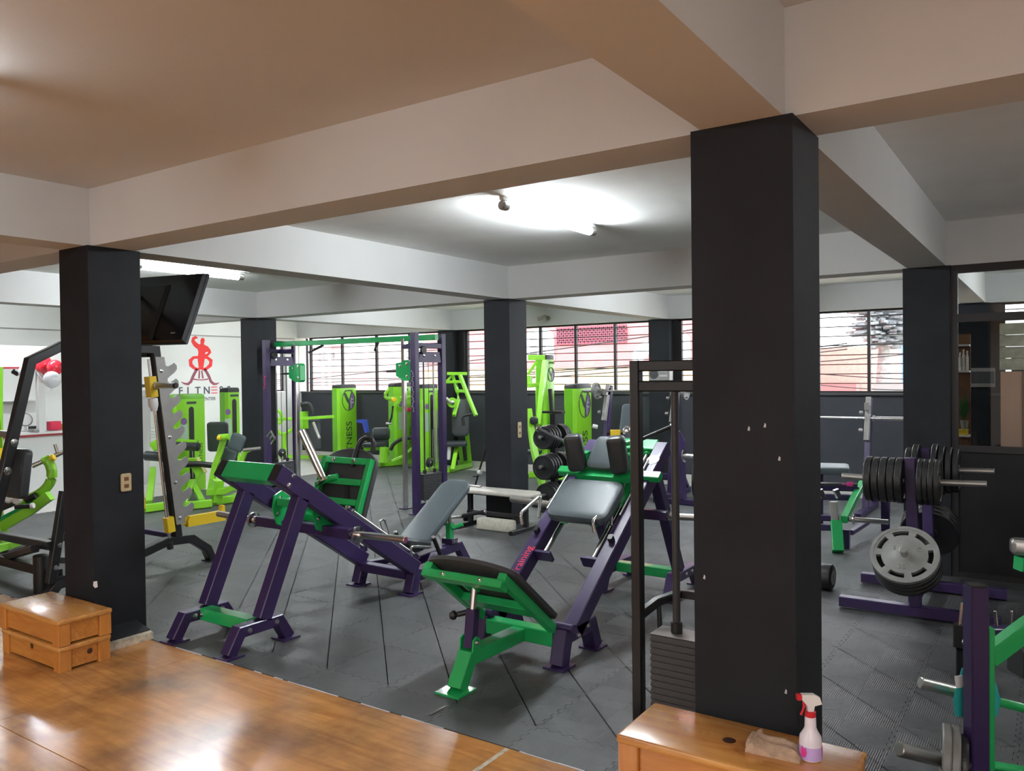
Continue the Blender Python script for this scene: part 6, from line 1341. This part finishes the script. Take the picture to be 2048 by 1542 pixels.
t = thing('shelf_unit', 'narrow shelf with bottles and a plant behind the glass partition', 'shelf', (4.30,7.5,-0.0125))
q0 = V((4.442,7.6,1.452)); q1 = V((4.537,7.6,1.453))
part(t, 'back_board', MB().box((q0.x-0.02,7.68,-0.0125),(q1.x+0.02,7.71,2.2)), 'brownwood')
for z_, in (((4.483,7.6,1.783)[2],), ((4.481,7.6,1.052)[2],), ((4.484,7.6,2.08)[2],)): part(t, 'shelf_board', MB().box((q0.x-0.02,7.5,z_-0.02),(q1.x+0.02,7.679,z_)), 'whitepl')
zs = (4.481,7.6,1.052)[2]
t3 = thing('orange_box', 'small orange box at the bottom of the shelf behind the glass', 'box', (q0.x+0.05,7.58,zs)); part(t3, 'carton', MB().box((q0.x+0.0,7.52,zs+0.0005),(q1.x,7.64,zs+0.05)), 'yellow'); part(t3, 'lid', MB().box((q0.x-0.003,7.517,zs+0.0505),(q1.x+0.003,7.643,zs+0.062)), 'yellow')
t3 = thing('potted_plant', 'small leafy plant on the shelf behind the glass', 'plant', (q0.x+0.06,7.58,zs+0.07)); rr = random.Random(9)
part(t3, 'pot', MB().lathe((q0.x+0.06,7.58,zs+0.0625), (0,0,1), [(0.03,0),(0.045,0.1),(0.04,0.1)], 14), 'greysteel')
for i in range(14):
    p = V((q0.x+0.06,7.57,zs+0.16)); d_ = V((rr.uniform(-0.05,0.05),rr.uniform(-0.06,0.04),rr.uniform(0.1,0.36))); w_ = V((0.02,0,0.005))
    part(t3, 'leaf', MB().prism([p, p+d_*0.6+w_, p+d_, p+d_*0.6-w_], (0,0.003,0)), 'leaf')
for i, (px, h_) in enumerate(((1921,0.20),(1927,0.24),(1933,0.22))):
    z_ = (4.483,7.6,1.783)[2]; x_ = q0.x+0.02+i*0.035
    t3 = thing('bottle', ('leftmost','middle','right hand')[i]+' pale bottle on the shelf behind the glass', 'bottle', (x_,7.58,z_), 'bottles behind the glass')
    part(t3, 'body', MB().lathe((x_,7.58,z_+0.0005), (0,0,1), [(0.013,0),(0.015,0.005),(0.015,h_*0.7),(0.007,h_*0.85),(0.007,h_*0.93)], 14), 'creamvinyl'); part(t3, 'cap', MB().lathe((x_,7.58,z_+h_*0.9305+0.0005), (0,0,1), [(0.008,0),(0.008,0.018)], 12), 'whitepl')

# speaker box on the window column
a = (-0.314,9.72,1.871); b = (0.062,9.72,1.674)
t = thing('wall_speaker', 'small grey speaker box on the black window column above the cable machine', 'speaker', ((a[0]+b[0])/2,SY2-0.001,b[2]))
part(t, 'cabinet', MB().bar([((a[0]+b[0])/2,SY2-0.075,b[2]),((a[0]+b[0])/2,SY2-0.075,a[2])], b[0]-a[0], 0.148, up=(0,1,0)), 'greysteel')
part(t, 'cone', MB().lathe((a[0]+0.10,SY2-0.1495,(a[2]+b[2])/2), (0,-1,0), [(0.075,0),(0.078,0.004),(0.05,0.002),(0.02,0.006)], 20), 'stackgrey')
for k_ in range(2): part(t, 'badge', MB().box((a[0]+0.2,SY2-0.152,b[2]+0.06+0.08*k_),(b[0]-0.04,SY2-0.1495,b[2]+0.09+0.08*k_)), 'whiteprint')
